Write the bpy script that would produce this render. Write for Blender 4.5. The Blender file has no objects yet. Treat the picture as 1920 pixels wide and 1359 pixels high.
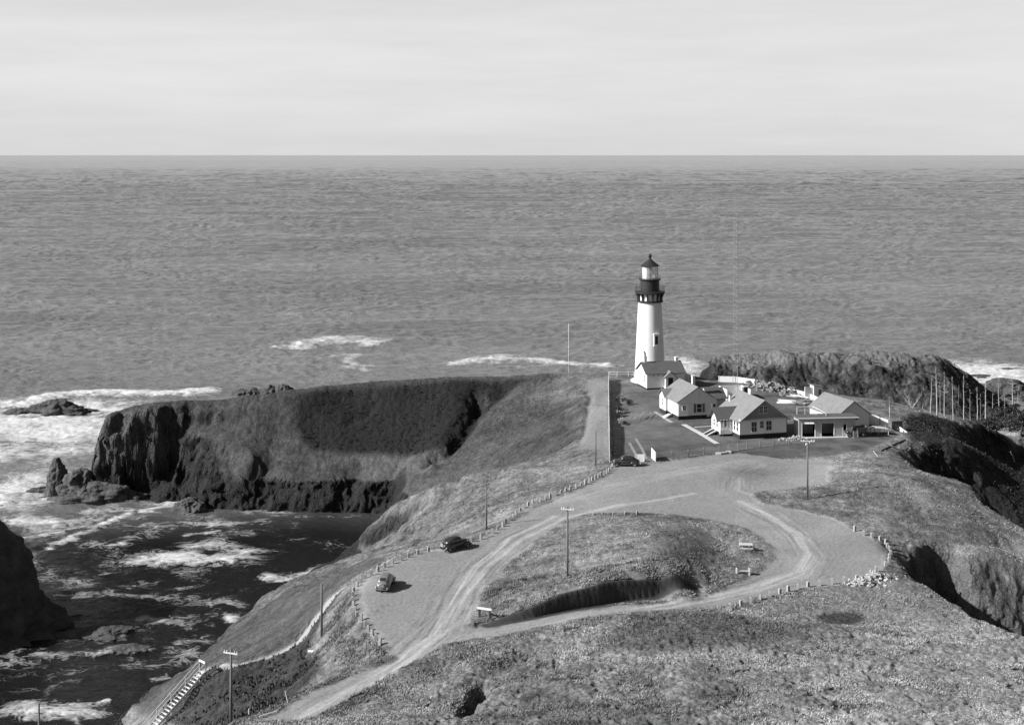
import bpy, math, random
import numpy as np
from mathutils import Vector, Matrix
from mathutils.geometry import delaunay_2d_cdt
random.seed(7)
SC = bpy.context.scene
COL = SC.collection
pi = math.pi
# ------------------------------------------------------------------ camera, sky, sun, exposure
EYE = 76.0          # eye height above the sea
FOC = 2400.0        # focal length in photo pixels (photo is 1920 wide)
CX, HY = 960.0, 291.0
cam_d = bpy.data.cameras.new("camera")
cam = bpy.data.objects.new("camera", cam_d)
COL.objects.link(cam)
cam.location = (0, 0, EYE)
cam.rotation_euler = (pi / 2, 0, 0)
cam_d.sensor_width = 36.0
cam_d.lens = 36.0 * FOC / 1920.0
cam_d.shift_y = -(679.5 - HY) / 1920.0
cam_d.clip_start = 0.5
cam_d.clip_end = 400000.0
SC.camera = cam
SUN_AZ, SUN_EL = math.radians(14.5), math.radians(31.5)
sdir = Vector((-math.cos(SUN_AZ) * math.cos(SUN_EL), -math.sin(SUN_AZ) * math.cos(SUN_EL), math.sin(SUN_EL)))
W = bpy.data.worlds.new("World"); SC.world = W; W.use_nodes = True
nt = W.node_tree; nt.nodes.clear()
def N(nt, t, **kw):
    n = nt.nodes.new(t)
    for k, v in kw.items():
        setattr(n, k, v)
    return n
sky = N(nt, 'ShaderNodeTexSky', sky_type='NISHITA', sun_disc=False)
sky.sun_elevation = SUN_EL
sky.sun_rotation = math.atan2(sdir.x, sdir.y) % (2 * pi)
sky.altitude = 80; sky.air_density = 1.0; sky.dust_density = 2.2; sky.ozone_density = 1.0
sep = N(nt, 'ShaderNodeSeparateColor')
nt.links.new(sky.outputs[0], sep.inputs[0])
# thin streaky cirrus, low over the sea (real cloud in the sky, seen from everywhere)
tc = N(nt, 'ShaderNodeTexCoord'); mp = N(nt, 'ShaderNodeMapping'); mp.inputs['Scale'].default_value = (1.6, 1.6, 16)
mp.inputs['Rotation'].default_value = (0.03, 0.05, 0)
nz = N(nt, 'ShaderNodeTexNoise'); nz.inputs['Scale'].default_value = 2.3; nz.inputs['Detail'].default_value = 7
nz.inputs['Roughness'].default_value = 0.62
nt.links.new(tc.outputs['Generated'], mp.inputs['Vector']); nt.links.new(mp.outputs[0], nz.inputs['Vector'])
mr = N(nt, 'ShaderNodeMapRange'); mr.inputs[1].default_value = 0.34; mr.inputs[2].default_value = 0.68
mr.inputs[3].default_value = 0.95; mr.inputs[4].default_value = 1.05
nt.links.new(nz.outputs['Fac'], mr.inputs[0])
ml = N(nt, 'ShaderNodeMath', operation='MULTIPLY')
nt.links.new(sep.outputs['Red'], ml.inputs[0]); nt.links.new(mr.outputs[0], ml.inputs[1])
# a pale veil of sea cloud that thickens towards the horizon, over the clear Nishita sky
sx = N(nt, 'ShaderNodeSeparateXYZ'); nt.links.new(tc.outputs['Generated'], sx.inputs[0])
ve = N(nt, 'ShaderNodeMapRange', interpolation_type='SMOOTHSTEP'); ve.inputs[1].default_value = 0.02; ve.inputs[2].default_value = 0.40; ve.inputs[3].default_value = 0.97; ve.inputs[4].default_value = 0.0
nt.links.new(sx.outputs['Z'], ve.inputs[0])
sw = N(nt, 'ShaderNodeMapRange', interpolation_type='SMOOTHSTEP'); sw.inputs[1].default_value = -.25; sw.inputs[2].default_value = .75; sw.inputs[3].default_value = .12; sw.inputs[4].default_value = 1.0
nt.links.new(sx.outputs['Y'], sw.inputs[0])      # veil thinned in the unseen inland sky to keep house fronts darker
vs = N(nt, 'ShaderNodeMath', operation='MULTIPLY'); nt.links.new(ve.outputs[0], vs.inputs[0]); nt.links.new(sw.outputs[0], vs.inputs[1])
hz = N(nt, 'ShaderNodeMapRange'); hz.inputs[1].default_value = 0.0; hz.inputs[2].default_value = 0.09; hz.inputs[3].default_value = 9.6; hz.inputs[4].default_value = 11.6
nt.links.new(sx.outputs['Z'], hz.inputs[0])
vm = N(nt, 'ShaderNodeMath', operation='MULTIPLY'); nt.links.new(hz.outputs[0], vm.inputs[0]); nt.links.new(mr.outputs[0], vm.inputs[1])
vx = N(nt, 'ShaderNodeMix', data_type='FLOAT'); nt.links.new(vs.outputs[0], vx.inputs[0]); nt.links.new(ml.outputs[0], vx.inputs[2]); nt.links.new(vm.outputs[0], vx.inputs[3])
bg = N(nt, 'ShaderNodeBackground'); bg.inputs['Strength'].default_value = 0.05
nt.links.new(vx.outputs[0], bg.inputs['Color'])
wo = N(nt, 'ShaderNodeOutputWorld'); nt.links.new(bg.outputs[0], wo.inputs['Surface'])
sl = bpy.data.lights.new("sun", 'SUN'); sl.energy = 5.0; sl.angle = math.radians(0.53); sl.color = (1, 1, 1)
so = bpy.data.objects.new("sun", sl); COL.objects.link(so)
so.rotation_euler = (-sdir).to_track_quat('-Z', 'Y').to_euler(); so.location = (-300, -50, 300)
SC.view_settings.view_transform = 'Standard'; SC.view_settings.look = 'None'
SC.view_settings.gamma = 1; SC.view_settings.use_curve_mapping = False
SC.view_settings.exposure = 0.55

# ------------------------------------------------------------------ noise
_rng = np.random.default_rng(11)
_PERM = _rng.permutation(4096).astype(np.int64)
_GA = _rng.uniform(0, 2 * pi, 4096)
_GX, _GY = np.cos(_GA), np.sin(_GA)
def perlin(x, y, seed=0):
    x = np.asarray(x, float); y = np.asarray(y, float)
    xi = np.floor(x); yi = np.floor(y); fx = x - xi; fy = y - yi
    xi = xi.astype(np.int64) + seed * 131; yi = yi.astype(np.int64) + seed * 57
    def h(a, b):
        return _PERM[(_PERM[a & 4095] + b) & 4095]
    u = fx * fx * fx * (fx * (fx * 6 - 15) + 10); v = fy * fy * fy * (fy * (fy * 6 - 15) + 10)
    def g(a, b, dx, dy):
        k = h(a, b); return _GX[k] * dx + _GY[k] * dy
    n00 = g(xi, yi, fx, fy); n10 = g(xi + 1, yi, fx - 1, fy)
    n01 = g(xi, yi + 1, fx, fy - 1); n11 = g(xi + 1, yi + 1, fx - 1, fy - 1)
    a = n00 + u * (n10 - n00); b = n01 + u * (n11 - n01)
    return 1.5 * (a + v * (b - a))
def fbm(x, y, oct=4, seed=0, gain=0.5):
    s = 0; a = 1; t = 0
    for i in range(oct):
        s = s + a * perlin(x * 2 ** i + 17.3 * i, y * 2 ** i - 9.1 * i, seed + i); t += a; a *= gain
    return s / t
def sst(a, b, x):
    t = np.clip((x - a) / (b - a), 0, 1); return t * t * (3 - 2 * t)

# ------------------------------------------------------------------ terrain control points (X right, Y away, z above sea)
pts = []
def Wp(*a): pts.append(tuple(map(float, a)))
def P(px, py, z):
    Y = FOC * (EYE - z) / (py - HY); pts.append(((px - CX) / FOC * Y, Y, float(z)))
def Dp(px, py, Y): pts.append(((px - CX) / FOC * Y, float(Y), EYE - (py - HY) * Y / FOC))
def wP(px, py, z):
    Y = FOC * (EYE - z) / (py - HY); return ((px - CX) / FOC * Y, Y, float(z))
def wD(px, py, Y): return ((px - CX) / FOC * Y, float(Y), EYE - (py - HY) * Y / FOC)
def line(ps, step=3.0):
    for a, b in zip(ps[:-1], ps[1:]):
        a = np.array(a); b = np.array(b); n = max(1, int(np.linalg.norm(b[:2] - a[:2]) / step))
        for i in range(n): pts.append(tuple(a + (b - a) * i / n))
    pts.append(tuple(ps[-1]))
# headland crest and its far side
crest = [wD(189, 778, 285), wD(210, 768, 288), wD(244, 760, 290), wD(305, 750, 292), wD(423, 747, 296), wD(558, 727, 300), wD(700, 712, 303),
         wD(830, 705, 305), wD(960, 703, 305), wD(1060, 698, 305), wD(1140, 698, 304), wD(1200, 700, 302), wD(1290, 701, 301)]
line(crest, 5)
for (x, y, z) in crest[2:]:
    Wp(x, y + 9, z - 5); Wp(x - 1, y + 20, -2); Wp(x - 2, y + 34, -7)
# west tip
line([(-93.4, 288, 14), (-92.4, 284.8, 13), (-88, 284.6, 15.6)], 2)
line([(-95.2, 298, -1), (-95.6, 288, -1.5), (-94.6, 283, -1.5), (-89, 281.6, -1)], 2)
Wp(-92, 293, 14.5); Wp(-90, 299, 5); Wp(-88, 304, -2); Wp(-104, 300, -6); Wp(-104, 280, -6); Wp(-98, 270, -6); Wp(-120, 290, -8)
# brow and face of the headland towards the cove
line([wD(215, 790, 286.5), wD(260, 778, 287.5), wD(340, 768, 290), wD(450, 768, 292), wD(520, 765, 294)], 4)
line([wD(330, 832, 285.5), wD(390, 822, 285), wD(450, 826, 284), wD(470, 850, 281)], 3)
line([wD(350, 800, 289.3), wD(440, 795, 289.5)], 3)
line([wP(215, 938, -.5), wP(300, 930, -.5), wP(345, 938, -.5), wP(370, 958, -.5), wP(420, 962, -.5), wP(560, 967, -.5), wP(700, 965, -.5), wP(728, 968, -.5)], 3)
for px, py, Y in [(230, 860, 284.2), (290, 860, 286.4), (330, 900, 284.0), (400, 890, 278.5), (450, 905, 275.5), (510, 860, 282.5), (520, 820, 287.5), (540, 900, 276.5), (560, 935, 272), (600, 800, 291), (600, 860, 282.5),
                  (600, 920, 274), (660, 760, 297.5), (680, 850, 284), (690, 920, 274), (760, 760, 297), (760, 850, 283), (760, 910, 270), (860, 760, 294), (840, 830, 280),
                  (960, 760, 291), (960, 820, 272), (1040, 760, 284), (1040, 820, 260), (1100, 760, 270), (1100, 820, 242)]:
    Dp(px, py, Y)
# ravine behind the near slope
line([(-33, 258, -3), (-25, 253, 0.2), (-18, 250, 4), (-8, 247, 9.5), (2, 243, 15), (8, 238, 20.4), (12, 230, 23.8)], 4)
# near slope outline
line([wD(648, 1047, 241), wD(660, 1022, 236), wD(700, 978, 233), wD(735, 945, 230), wD(790, 920, 228), wD(850, 893, 226), wD(900, 885, 224),
      wD(960, 878, 222), wD(1050, 866, 220), wD(1100, 862, 214)], 4)
for px, py, Y in [(760, 1010, 205), (700, 1035, 216), (672, 1045, 226), (820, 980, 205), (800, 1015, 190), (900, 950, 198), (980, 920, 200), (1060, 890, 206), (780, 960, 218), (730, 1000, 221)]:
    Dp(px, py, Y)
# strip left of the long fence, the yard
for px, py, z in [(1100, 870, 25.2), (1115, 800, 25), (1090, 750, 24.8), (1130, 830, 25.4), (1141, 760, 25), (1143, 868, 25.8), (1141, 715, 24.8), (1200, 716, 24.8), (1250, 712, 25),
                  (1285, 712, 25), (1200, 760, 25.2), (1240, 800, 25.5), (1280, 790, 25.5), (1350, 790, 25.5), (1190, 840, 25.8), (1222, 865, 25.9), (1350, 855, 25.9),
                  (1390, 825, 25.5), (1480, 822, 25.5), (1500, 835, 25.7), (1600, 822, 25.5), (1640, 815, 25.3), (1430, 740, 25.2), (1500, 760, 25.3), (1540, 750, 25.2), (1400, 722, 25),
                  (1350, 716, 25), (1620, 795, 25.4), (1560, 790, 25.4), (1690, 815, 24.9), (1340, 712, 24.8), (1415, 712, 25), (1490, 730, 25.1), (1545, 745, 25.2)]:
    P(px, py, z)
# behind the yard: edge, valley, far ridge
line([(46, 300, 22), (56, 297, 22.5), (66, 284, 23.5), (72, 276, 24.2), (78, 270, 24.5)], 4)
line([(44, 312, -1), (50, 314, 3), (62, 309, 8), (78, 302, 10), (95, 297, 10), (110, 300, 8), (122, 305, 6)], 5)
ridge = [wD(1316, 692, 330), wD(1335, 673, 330), wD(1400, 668, 330), wD(1480, 661, 330), wD(1600, 662, 332), wD(1700, 668, 335), wD(1780, 675, 338), wD(1800, 690, 338), wD(1818, 712, 339), wD(1850, 736, 340), wD(1880, 745, 342)]
line(ridge, 4)
for (x, y, z) in ridge:
    Wp(x, y + 9, z - 2.5); Wp(x, y + 22, -2); Wp(x, y + 36, -7)
line([(46.5, 326, -1), (47.5, 338, -2)], 3)
for x, y, z in [(48.6, 321, 8), (56, 322, 17), (66, 321, 19), (80, 322, 18), (95, 322, 19), (108, 322, 19), (118, 322, 13), (70, 315, 12), (90, 313, 13), (104, 313, 15), (112, 312, 12)]:
    Wp(x, y, z)
# tree line hill and the northern slopes
for px, py, z in [(1640, 752, 25.4), (1660, 775, 25.2), (1700, 770, 24.3), (1750, 780, 22.8), (1790, 788, 21.4), (1840, 791, 19.6), (1910, 792, 17.5), (1720, 800, 24.4), (1760, 815, 22.5), (1800, 830, 19),
                  (1850, 830, 16), (1900, 850, 12), (1900, 820, 14.5), (1870, 880, 12.5), (1880, 900, 11)]:
    P(px, py, z)
for x, y, z in [(130, 280, 10), (140, 260, 0), (150, 330, -6), (160, 200, -8), (128, 225, 2), (116, 240, 5), (145, 345, -6), (130, 345, 4), (138, 352, -4)]:
    Wp(x, y, z)
# hollow A
line([wP(1655, 862, 26.2), wP(1680, 868, 26.1), wP(1740, 884, 25.7), wP(1800, 896, 25.1), wP(1838, 914, 24.6), wP(1850, 945, 24.1), wP(1862, 968, 23.7), wP(1890, 982, 23.0), wP(1918, 986, 22.5), (84, 180, 20)], 2.5)
line([(73.5, 201, 15), (75, 193, 13), (78, 189.5, 11), (84, 186, 9)], 3)
line([wP(1672, 850, 25.9), wP(1700, 839, 25.2), wP(1760, 831, 24.2), wP(1800, 833, 23), wP(1845, 850, 20)], 3)
line([(70, 218.5, 21), (75, 221, 14), (81, 220, 10), (90, 215, 6), (102, 210, 0)], 3)
for x, y, z in [(66.5, 216, 24.6), (75, 207, 16), (83, 201, 9), (92, 196, 6), (100, 190, 4), (110, 190, -2), (120, 180, -5), (79, 226, 17), (85, 229, 17)]:
    Wp(x, y, z)
for px, py, z in [(1560, 880, 26.4), (1600, 872, 27.2), (1640, 885, 27.9), (1690, 898, 27.7), (1740, 915, 26.9), (1640, 930, 26.8), (1700, 960, 25.8), (1780, 925, 26.2), (1800, 965, 25), (1514, 936, 26.1), (1560, 960, 26.1), (1590, 985, 26.1),
                  (1850, 1005, 23.4), (1780, 1005, 24.6), (1900, 1012, 22.4), (1700, 1000, 25.3), (1640, 990, 26)]:
    P(px, py, z)
# turnaround ground
for px, py, z in [(1250, 900, 26), (1400, 900, 26), (1300, 950, 26), (1150, 930, 26), (1480, 900, 26), (1500, 870, 25.9), (1420, 860, 25.9), (1250, 868, 25.9), (1500, 980, 26), (1600, 1030, 26), (1560, 1070, 26),
                  (1480, 1060, 26), (1645, 1010, 26), (1668, 1040, 26), (1655, 1070, 26), (1600, 1092, 26), (1500, 1105, 26), (1400, 1125, 26), (1400, 1090, 26), (1100, 950, 26), (1000, 1000, 26),
                  (930, 1080, 26), (860, 1060, 26), (800, 1100, 26), (860, 1180, 26.1), (760, 1160, 26), (700, 1120, 26), (800, 1220, 26.2), (1690, 1050, 25.9), (1680, 1080, 25.8)]:
    P(px, py, z)
line([wP(742, 1236, 26), wP(700, 1196, 26), wP(672, 1162, 25.9), wP(661, 1128, 25.9), wP(668, 1100, 25.9), wP(700, 1068, 25.9), wP(760, 1043, 25.9), wP(800, 1033, 25.8), wP(885, 1013, 25.8),
      wP(935, 990, 25.8), wP(1000, 950, 25.8), wP(1060, 925, 25.9), wP(1120, 895, 25.9), wP(1150, 872, 25.9)], 3)
# hill inside the loop
line([wP(905, 1172, 26.1), wP(930, 1100, 26), wP(1000, 1030, 26), wP(1060, 977, 26.1), wP(1100, 964, 26.2), wP(1180, 962, 26.2), wP(1260, 966, 26.2), wP(1330, 975, 26.1), wP(1400, 992, 26),
      wP(1440, 1020, 26), wP(1450, 1045, 26), wP(1420, 1075, 26), wP(1360, 1100, 26), wP(1300, 1114, 26.1), wP(1150, 1132, 26.2), wP(1000, 1160, 26.2), wP(920, 1174, 26.1)], 3)
for px, py, z in [(1000, 1110, 26.8), (1060, 1098, 27.1), (1130, 1085, 27.6), (1200, 1080, 27.9), (1040, 1040, 27), (1120, 1030, 28), (1190, 1015, 28.9), (1240, 1000, 29.2), (1200, 985, 28), (1240, 1050, 28.9),
                  (1275, 1010, 29), (1275, 1060, 28.6), (1260, 1085, 28.2), (1310, 1015, 27.6), (1340, 1020, 26.9), (1330, 1070, 26.8), (1380, 1050, 26.4), (1120, 990, 26.9), (1300, 990, 27.4)]:
    P(px, py, z)
# path, shore slope on the left
line([wP(830, 1030, 25.5), wP(740, 1044, 25), wP(700, 1067, 24.6), wP(640, 1105, 23.5), wP(600, 1150, 21.5), wP(560, 1205, 19.6), wP(530, 1222, 18.9), wP(470, 1240, 18.2), wP(430, 1250, 18), wP(375, 1262, 17.5)], 3)
line([wP(655, 1046, 13), wP(620, 1058, 12), wP(583, 1070, 11), wP(533, 1095, 10), wP(483, 1112, 9), wP(462, 1150, 7), wP(400, 1210, 6), wP(350, 1252, 6), wP(283, 1298, 5.6), wP(233, 1343, 5)], 4)
for px, py, z in [(700, 1042, 20), (620, 1085, 19.5), (560, 1110, 14), (560, 1150, 16), (500, 1160, 11), (500, 1200, 14), (450, 1210, 11.5), (430, 1235, 14.5), (380, 1245, 12),
                  (310, 1345, 13.5), (262, 1345, 8), (340, 1300, 15.3), (430, 1300, 17.3), (500, 1270, 18.3), (560, 1240, 19.8), (600, 1232, 21.5), (430, 1345, 17.2), (520, 1320, 20), (545, 1308, 21.2),
                  (640, 1180, 23.4), (603, 1195, 21.6), (650, 1215, 24), (700, 1236, 25.3), (640, 1130, 24.3), (600, 1260, 23), (620, 1230, 23.2), (380, 1320, 15.5)]:
    P(px, py, z)
for x, y, z in [(-31, 212, 5), (-36, 222, -1), (-40, 205, -1), (-43.5, 197, -1), (-46, 186, -1), (-49, 172, -1), (-54, 160, -1), (-60, 148, -2), (-55, 150, 1.5), (-50, 146, 5), (-64, 135, -3), (-55, 125, 5),
                (-45, 120, 12), (-46, 110, 13), (-56, 100, 12), (-50, 225, -6), (-60, 200, -8), (-70, 170, -8), (-80, 140, -8)]:
    Wp(x, y, z)
# road to the lower left, foreground hill
line([wP(470, 1345, 25), wP(600, 1285, 25.6), wP(700, 1250, 25.9), wP(742, 1238, 26)], 4)
line([wP(560, 1350, 26), wP(680, 1290, 26.2), wP(760, 1245, 26.3), wP(830, 1205, 26.3), wP(950, 1188, 26.5), wP(1100, 1160, 26.6), wP(1200, 1145, 26.6), wP(1290, 1135, 26.3)], 4)
for px, py, z in [(1350, 1150, 26.5), (1450, 1150, 26), (1580, 1160, 25.5), (1700, 1160, 25.6), (1600, 1130, 25.7), (1500, 1130, 25.8), (1650, 1110, 25.9), (1600, 1185, 26.4), (1750, 1190, 26.6), (1850, 1200, 27.2),
                  (1700, 1120, 25.9), (1750, 1150, 26), (1780, 1165, 26.3), (1100, 1200, 27.6), (1250, 1180, 27.8), (1200, 1230, 28.8), (1400, 1220, 28.6), (1600, 1250, 29), (1800, 1270, 29.2), (1900, 1230, 28.2), (1000, 1240, 28),
                  (900, 1230, 27.4), (800, 1260, 27), (700, 1320, 27.4), (800, 1330, 28), (930, 1330, 29), (1060, 1300, 29.4), (1300, 1320, 31), (1500, 1330, 31.5), (1700, 1330, 31.2), (1900, 1340, 31), (1100, 1345, 30.4), (640, 1345, 26.8)]:
    P(px, py, z)
# right-hand gully
line([wP(1705, 1076, 25.9), wP(1740, 1095, 26), wP(1770, 1118, 26), wP(1790, 1138, 26.2), wP(1830, 1165, 26.8), wP(1870, 1182, 27), wP(1915, 1188, 27.2), (57, 127, 27), (66, 124, 26)], 3)
for x, y, z in [(58.2, 165.5, 23.7), (59.4, 169.5, 24), (63.2, 169, 23.9), (68.3, 170, 22.8), (75.5, 171, 21.1), (58.8, 163, 20.4), (63.2, 164, 18.8), (68.3, 165, 17), (75.5, 166, 15), (58.2, 159.5, 15), (62, 159, 12.6), (67, 159, 11), (75, 158, 8),
                (57.0, 160, 14), (57.0, 165, 14), (56.8, 168, 14.3), (54, 160, 14.5), (55, 166, 14)]:
    Wp(x, y, z)
for px, py, z in [(1910, 1060, 20.9), (1860, 1022, 23.4)]: P(px, py, z)
for x, y, z in [(54, 152, 15.5), (56, 156, 14.5), (60, 145, 12), (66, 150, 10), (76, 150, 5), (90, 150, -3), (80, 165, 10), (95, 172, 4), (110, 165, -5), (75, 135, 18), (95, 130, 5), (84, 180, 18)]:
    Wp(x, y, z)
line([wP(1700, 1022, 25.4), wP(1735, 1030, 24.7), wP(1795, 1031, 23.7)], 1.5)
line([(51.2, 163, 22.5), (53, 165.3, 18.5), (54.8, 167, 15), (56.8, 168, 14.3)], 1.5)
# around and under the camera, far rim
for x in (-20, 0, 20, 45):
    Wp(x, 90, 33.5); Wp(x, 70, 41); Wp(x, 40, 54.5); Wp(x, 12, 68); Wp(x, 0, 73)
for x, z in ((-45, .7), (-75, .35), (70, .85), (100, .6)):
    for y, zz in ((90, 33), (70, 41), (40, 54), (0, 72)): Wp(x, y, zz * z)
for x in (-110, -150): 
    for y in (0, 50, 100, 150): Wp(x, y, -6)
for x in (130, 170):
    for y in (0, 50, 100, 150): Wp(x, y, 8 if x == 130 and y < 100 else -6)
for x in range(-150, 171, 40): Wp(x, 400, -9); Wp(x, 430, -9)
for y in range(150, 431, 40): Wp(-150, y, -9); Wp(170, y, -9)
for x, y in [(-60, 240), (-80, 250), (-120, 230), (-60, 262), (-45, 264), (-80, 268)]: Wp(x, y, -6)

# raster of the terrain
RS = 0.5; RX0, RY0, RNX, RNY = -150.0, 0.0, 641, 861
Z = np.full((RNY, RNX), -9.0)
pa = np.array(pts)
vo, _, fo, ov, _, _ = delaunay_2d_cdt([Vector((p[0], p[1])) for p in pts], [], [], 0, 0.02)
vz = []
for i, v in enumerate(vo):
    vz.append(pts[ov[i][0]][2] if ov[i] else 0.0)
vo = np.array([(v.x, v.y) for v in vo]); vz = np.array(vz)
for f in fo:
    (x0, y0), (x1, y1), (x2, y2) = vo[f[0]], vo[f[1]], vo[f[2]]
    i0 = max(0, int((min(x0, x1, x2) - RX0) / RS)); i1 = min(RNX - 1, int((max(x0, x1, x2) - RX0) / RS) + 1)
    j0 = max(0, int((min(y0, y1, y2) - RY0) / RS)); j1 = min(RNY - 1, int((max(y0, y1, y2) - RY0) / RS) + 1)
    if i1 < i0 or j1 < j0: continue
    gx, gy = np.meshgrid(RX0 + RS * np.arange(i0, i1 + 1), RY0 + RS * np.arange(j0, j1 + 1))
    d = (y1 - y2) * (x0 - x2) + (x2 - x1) * (y0 - y2)
    if abs(d) < 1e-9: continue
    a = ((y1 - y2) * (gx - x2) + (x2 - x1) * (gy - y2)) / d; b = ((y2 - y0) * (gx - x2) + (x0 - x2) * (gy - y2)) / d; c = 1 - a - b
    m = (a >= -1e-6) & (b >= -1e-6) & (c >= -1e-6)
    sub = Z[j0:j1 + 1, i0:i1 + 1]; zz = a * vz[f[0]] + b * vz[f[1]] + c * vz[f[2]]
    sub[m] = zz[m]
def blur(A, s):
    r = int(3 * s) + 1; k = np.exp(-0.5 * (np.arange(-r, r + 1) / s) ** 2); k /= k.sum()
    A = np.apply_along_axis(lambda v: np.convolve(np.pad(v, r, 'edge'), k, 'valid'), 0, A)
    return np.apply_along_axis(lambda v: np.convolve(np.pad(v, r, 'edge'), k, 'valid'), 1, A)
Z = blur(Z, 1.7)
def samp(A, x, y):
    fx = np.clip((np.asarray(x, float) - RX0) / RS, 0, RNX - 1.001); fy = np.clip((np.asarray(y, float) - RY0) / RS, 0, RNY - 1.001)
    i = fx.astype(int); j = fy.astype(int); u = fx - i; v = fy - j
    return (A[j, i] * (1 - u) + A[j, i + 1] * u) * (1 - v) + (A[j + 1, i] * (1 - u) + A[j + 1, i + 1] * u) * v
GX, GY = np.meshgrid(RX0 + RS * np.arange(RNX), RY0 + RS * np.arange(RNY))
def hit(px, py, A=None):
    """where the line of sight through a point of the photo meets the ground"""
    A = Z if A is None else A
    Y = np.arange(98, 420, 0.1); X = (px - CX) / FOC * Y; L = EYE - (py - HY) * Y / FOC
    h = np.maximum(samp(A, X, Y), 0.0); k = np.argmax(L <= h)
    if L[k] > h[k]: k = len(Y) - 1
    return float(X[k]), float(Y[k]), float(h[k])
def pdist(x, y, pl):
    """distance to a polyline, arc position 0..1, signed side"""
    best = np.full(np.shape(x), 1e9); arc = np.zeros(np.shape(x)); side = np.zeros(np.shape(x))
    pl = np.array([p[:2] for p in pl]); seg = np.linalg.norm(np.diff(pl, axis=0), axis=1); tot = seg.sum(); s0 = 0
    for a, b, l in zip(pl[:-1], pl[1:], seg):
        t = np.clip(((x - a[0]) * (b[0] - a[0]) + (y - a[1]) * (b[1] - a[1])) / (l * l + 1e-9), 0, 1)
        dx = x - (a[0] + t * (b[0] - a[0])); dy = y - (a[1] + t * (b[1] - a[1])); d = np.hypot(dx, dy)
        m = d < best; best = np.where(m, d, best); arc = np.where(m, (s0 + t * l) / tot, arc)
        side = np.where(m, np.sign((b[0] - a[0]) * dy - (b[1] - a[1]) * dx), side); s0 += l
    return best, arc, side
def inpoly(x, y, pl):
    c = np.zeros(np.shape(x), bool); n = len(pl)
    for i in range(n):
        x0, y0 = pl[i][:2]; x1, y1 = pl[(i + 1) % n][:2]
        if y0 == y1: continue
        c ^= ((y0 > y) != (y1 > y)) & (x < (x1 - x0) * (y - y0) / (y1 - y0) + x0)
    return c
def sdf(pl, pad=12):
    """signed distance raster, positive inside"""
    xs = [p[0] for p in pl]; ys = [p[1] for p in pl]
    i0 = max(0, int((min(xs) - pad - RX0) / RS)); i1 = min(RNX, int((max(xs) + pad - RX0) / RS) + 1)
    j0 = max(0, int((min(ys) - pad - RY0) / RS)); j1 = min(RNY, int((max(ys) + pad - RY0) / RS) + 1)
    out = np.full(Z.shape, -float(pad)); gx = GX[j0:j1, i0:i1]; gy = GY[j0:j1, i0:i1]
    d, _, _ = pdist(gx, gy, list(pl) + [pl[0]]); out[j0:j1, i0:i1] = np.where(inpoly(gx, gy, pl), d, -d)
    return np.maximum(out, -float(pad))
def HP(ps): return [hit(*p) for p in ps]
def carve(ps, w, depth, taper=True):
    global Z
    pl = HP(ps); d, s, sd = pdist(GX, GY, pl)
    t = np.clip(np.minimum(s, 1 - s) * 6 + 0.15, 0, 1) if taper else 1
    Z = Z - depth * t * np.exp(-(d / w) ** 2)
# gullies, footpaths worn into the slopes
carve([(905, 728), (893, 755), (872, 792), (850, 828), (800, 880)], 2.3, 4.4)
carve([(948, 712), (925, 745), (880, 765)], 3.0, 1.6)
carve([(706, 738), (690, 775), (640, 800)], 1.2, .7)
carve([(912, 1276), (900, 1292), (885, 1318), (872, 1345)], .8, 1.8)
carve([(912, 1276), (985, 1225), (960, 1255)], 1.2, .5)
carve([(1096, 725), (1108, 745), (1102, 765), (1098, 800), (1085, 838)], .6, .5)
carve([(730, 995), (770, 955), (820, 940)], 1.6, .9)
carve([(690, 1020), (740, 985), (800, 958)], 1.5, 1.0)
carve([(672, 1035), (720, 1000), (765, 985)], 1.0, .9)
carve([(742, 1020), (780, 985), (850, 955)], 1.2, .9)
carve([(770, 1025), (800, 1000), (830, 990)], 1.0, .7)
carve([(860, 890), (850, 930), (790, 1000)], 2.5, .8)
# a low grassy spine beside the big gully
carve([(945, 735), (900, 775), (860, 838), (790, 905)], 1.6, -1.6)
_sp = [(-35, 144.4), (-38.5, 140.8), (-42.5, 136.8)]; d_, s_, _q = pdist(GX, GY, _sp); Z = Z - .5 * np.exp(-(d_ / 1.6) ** 2)
PATH = HP([(828, 1029), (742, 1044), (702, 1067), (640, 1105), (600, 1150), (562, 1203), (530, 1222), (470, 1240), (430, 1250), (376, 1262)])
BANK = [wP(915, 1173, 26.1), wP(960, 1165, 26.15), wP(1000, 1158, 26.2), (5.8, 139.8, 26.2), wP(1150, 1131, 26.2), wP(1230, 1121, 26.2), wP(1300, 1113, 26.1)]
def extra(x, y):
    """sharp things laid over the raster: the cut bank of the loop hill"""
    m = (x > -6) & (x < 26) & (y > 132) & (y < 158)
    out = np.zeros(np.shape(x))
    if m.any():
        xx = x[m]; yy = y[m]; d, s, sd = pdist(xx, yy, BANK); d = np.where(sd > 0, d, -d)
        prof = np.interp(s, [0, .12, .3, .5, .68, .82, .93, 1], [0, .55, 1.35, 1.95, 1.95, 1.3, .45, 0])
        wob = 0.10 * perlin(xx * .2, yy * .2, 3) + .03 * perlin(xx * 1.3, yy * 1.3, 4); prof = prof * (1 + .10 * perlin(xx * .5, yy * .2, 6))
        out[m] = prof * sst(0.0, 0.36, d + wob) * (1 - sst(1.5, 9, d))
    return out
def ground(x, y):
    x = np.asarray(x, float); y = np.asarray(y, float)
    sh = x.shape; x = np.atleast_1d(x); y = np.atleast_1d(y)
    r = samp(Z, x, y) + extra(x, y)
    return r.reshape(sh)
def gz(x, y): return float(ground(np.array([x]), np.array([y]))[0])
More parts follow.
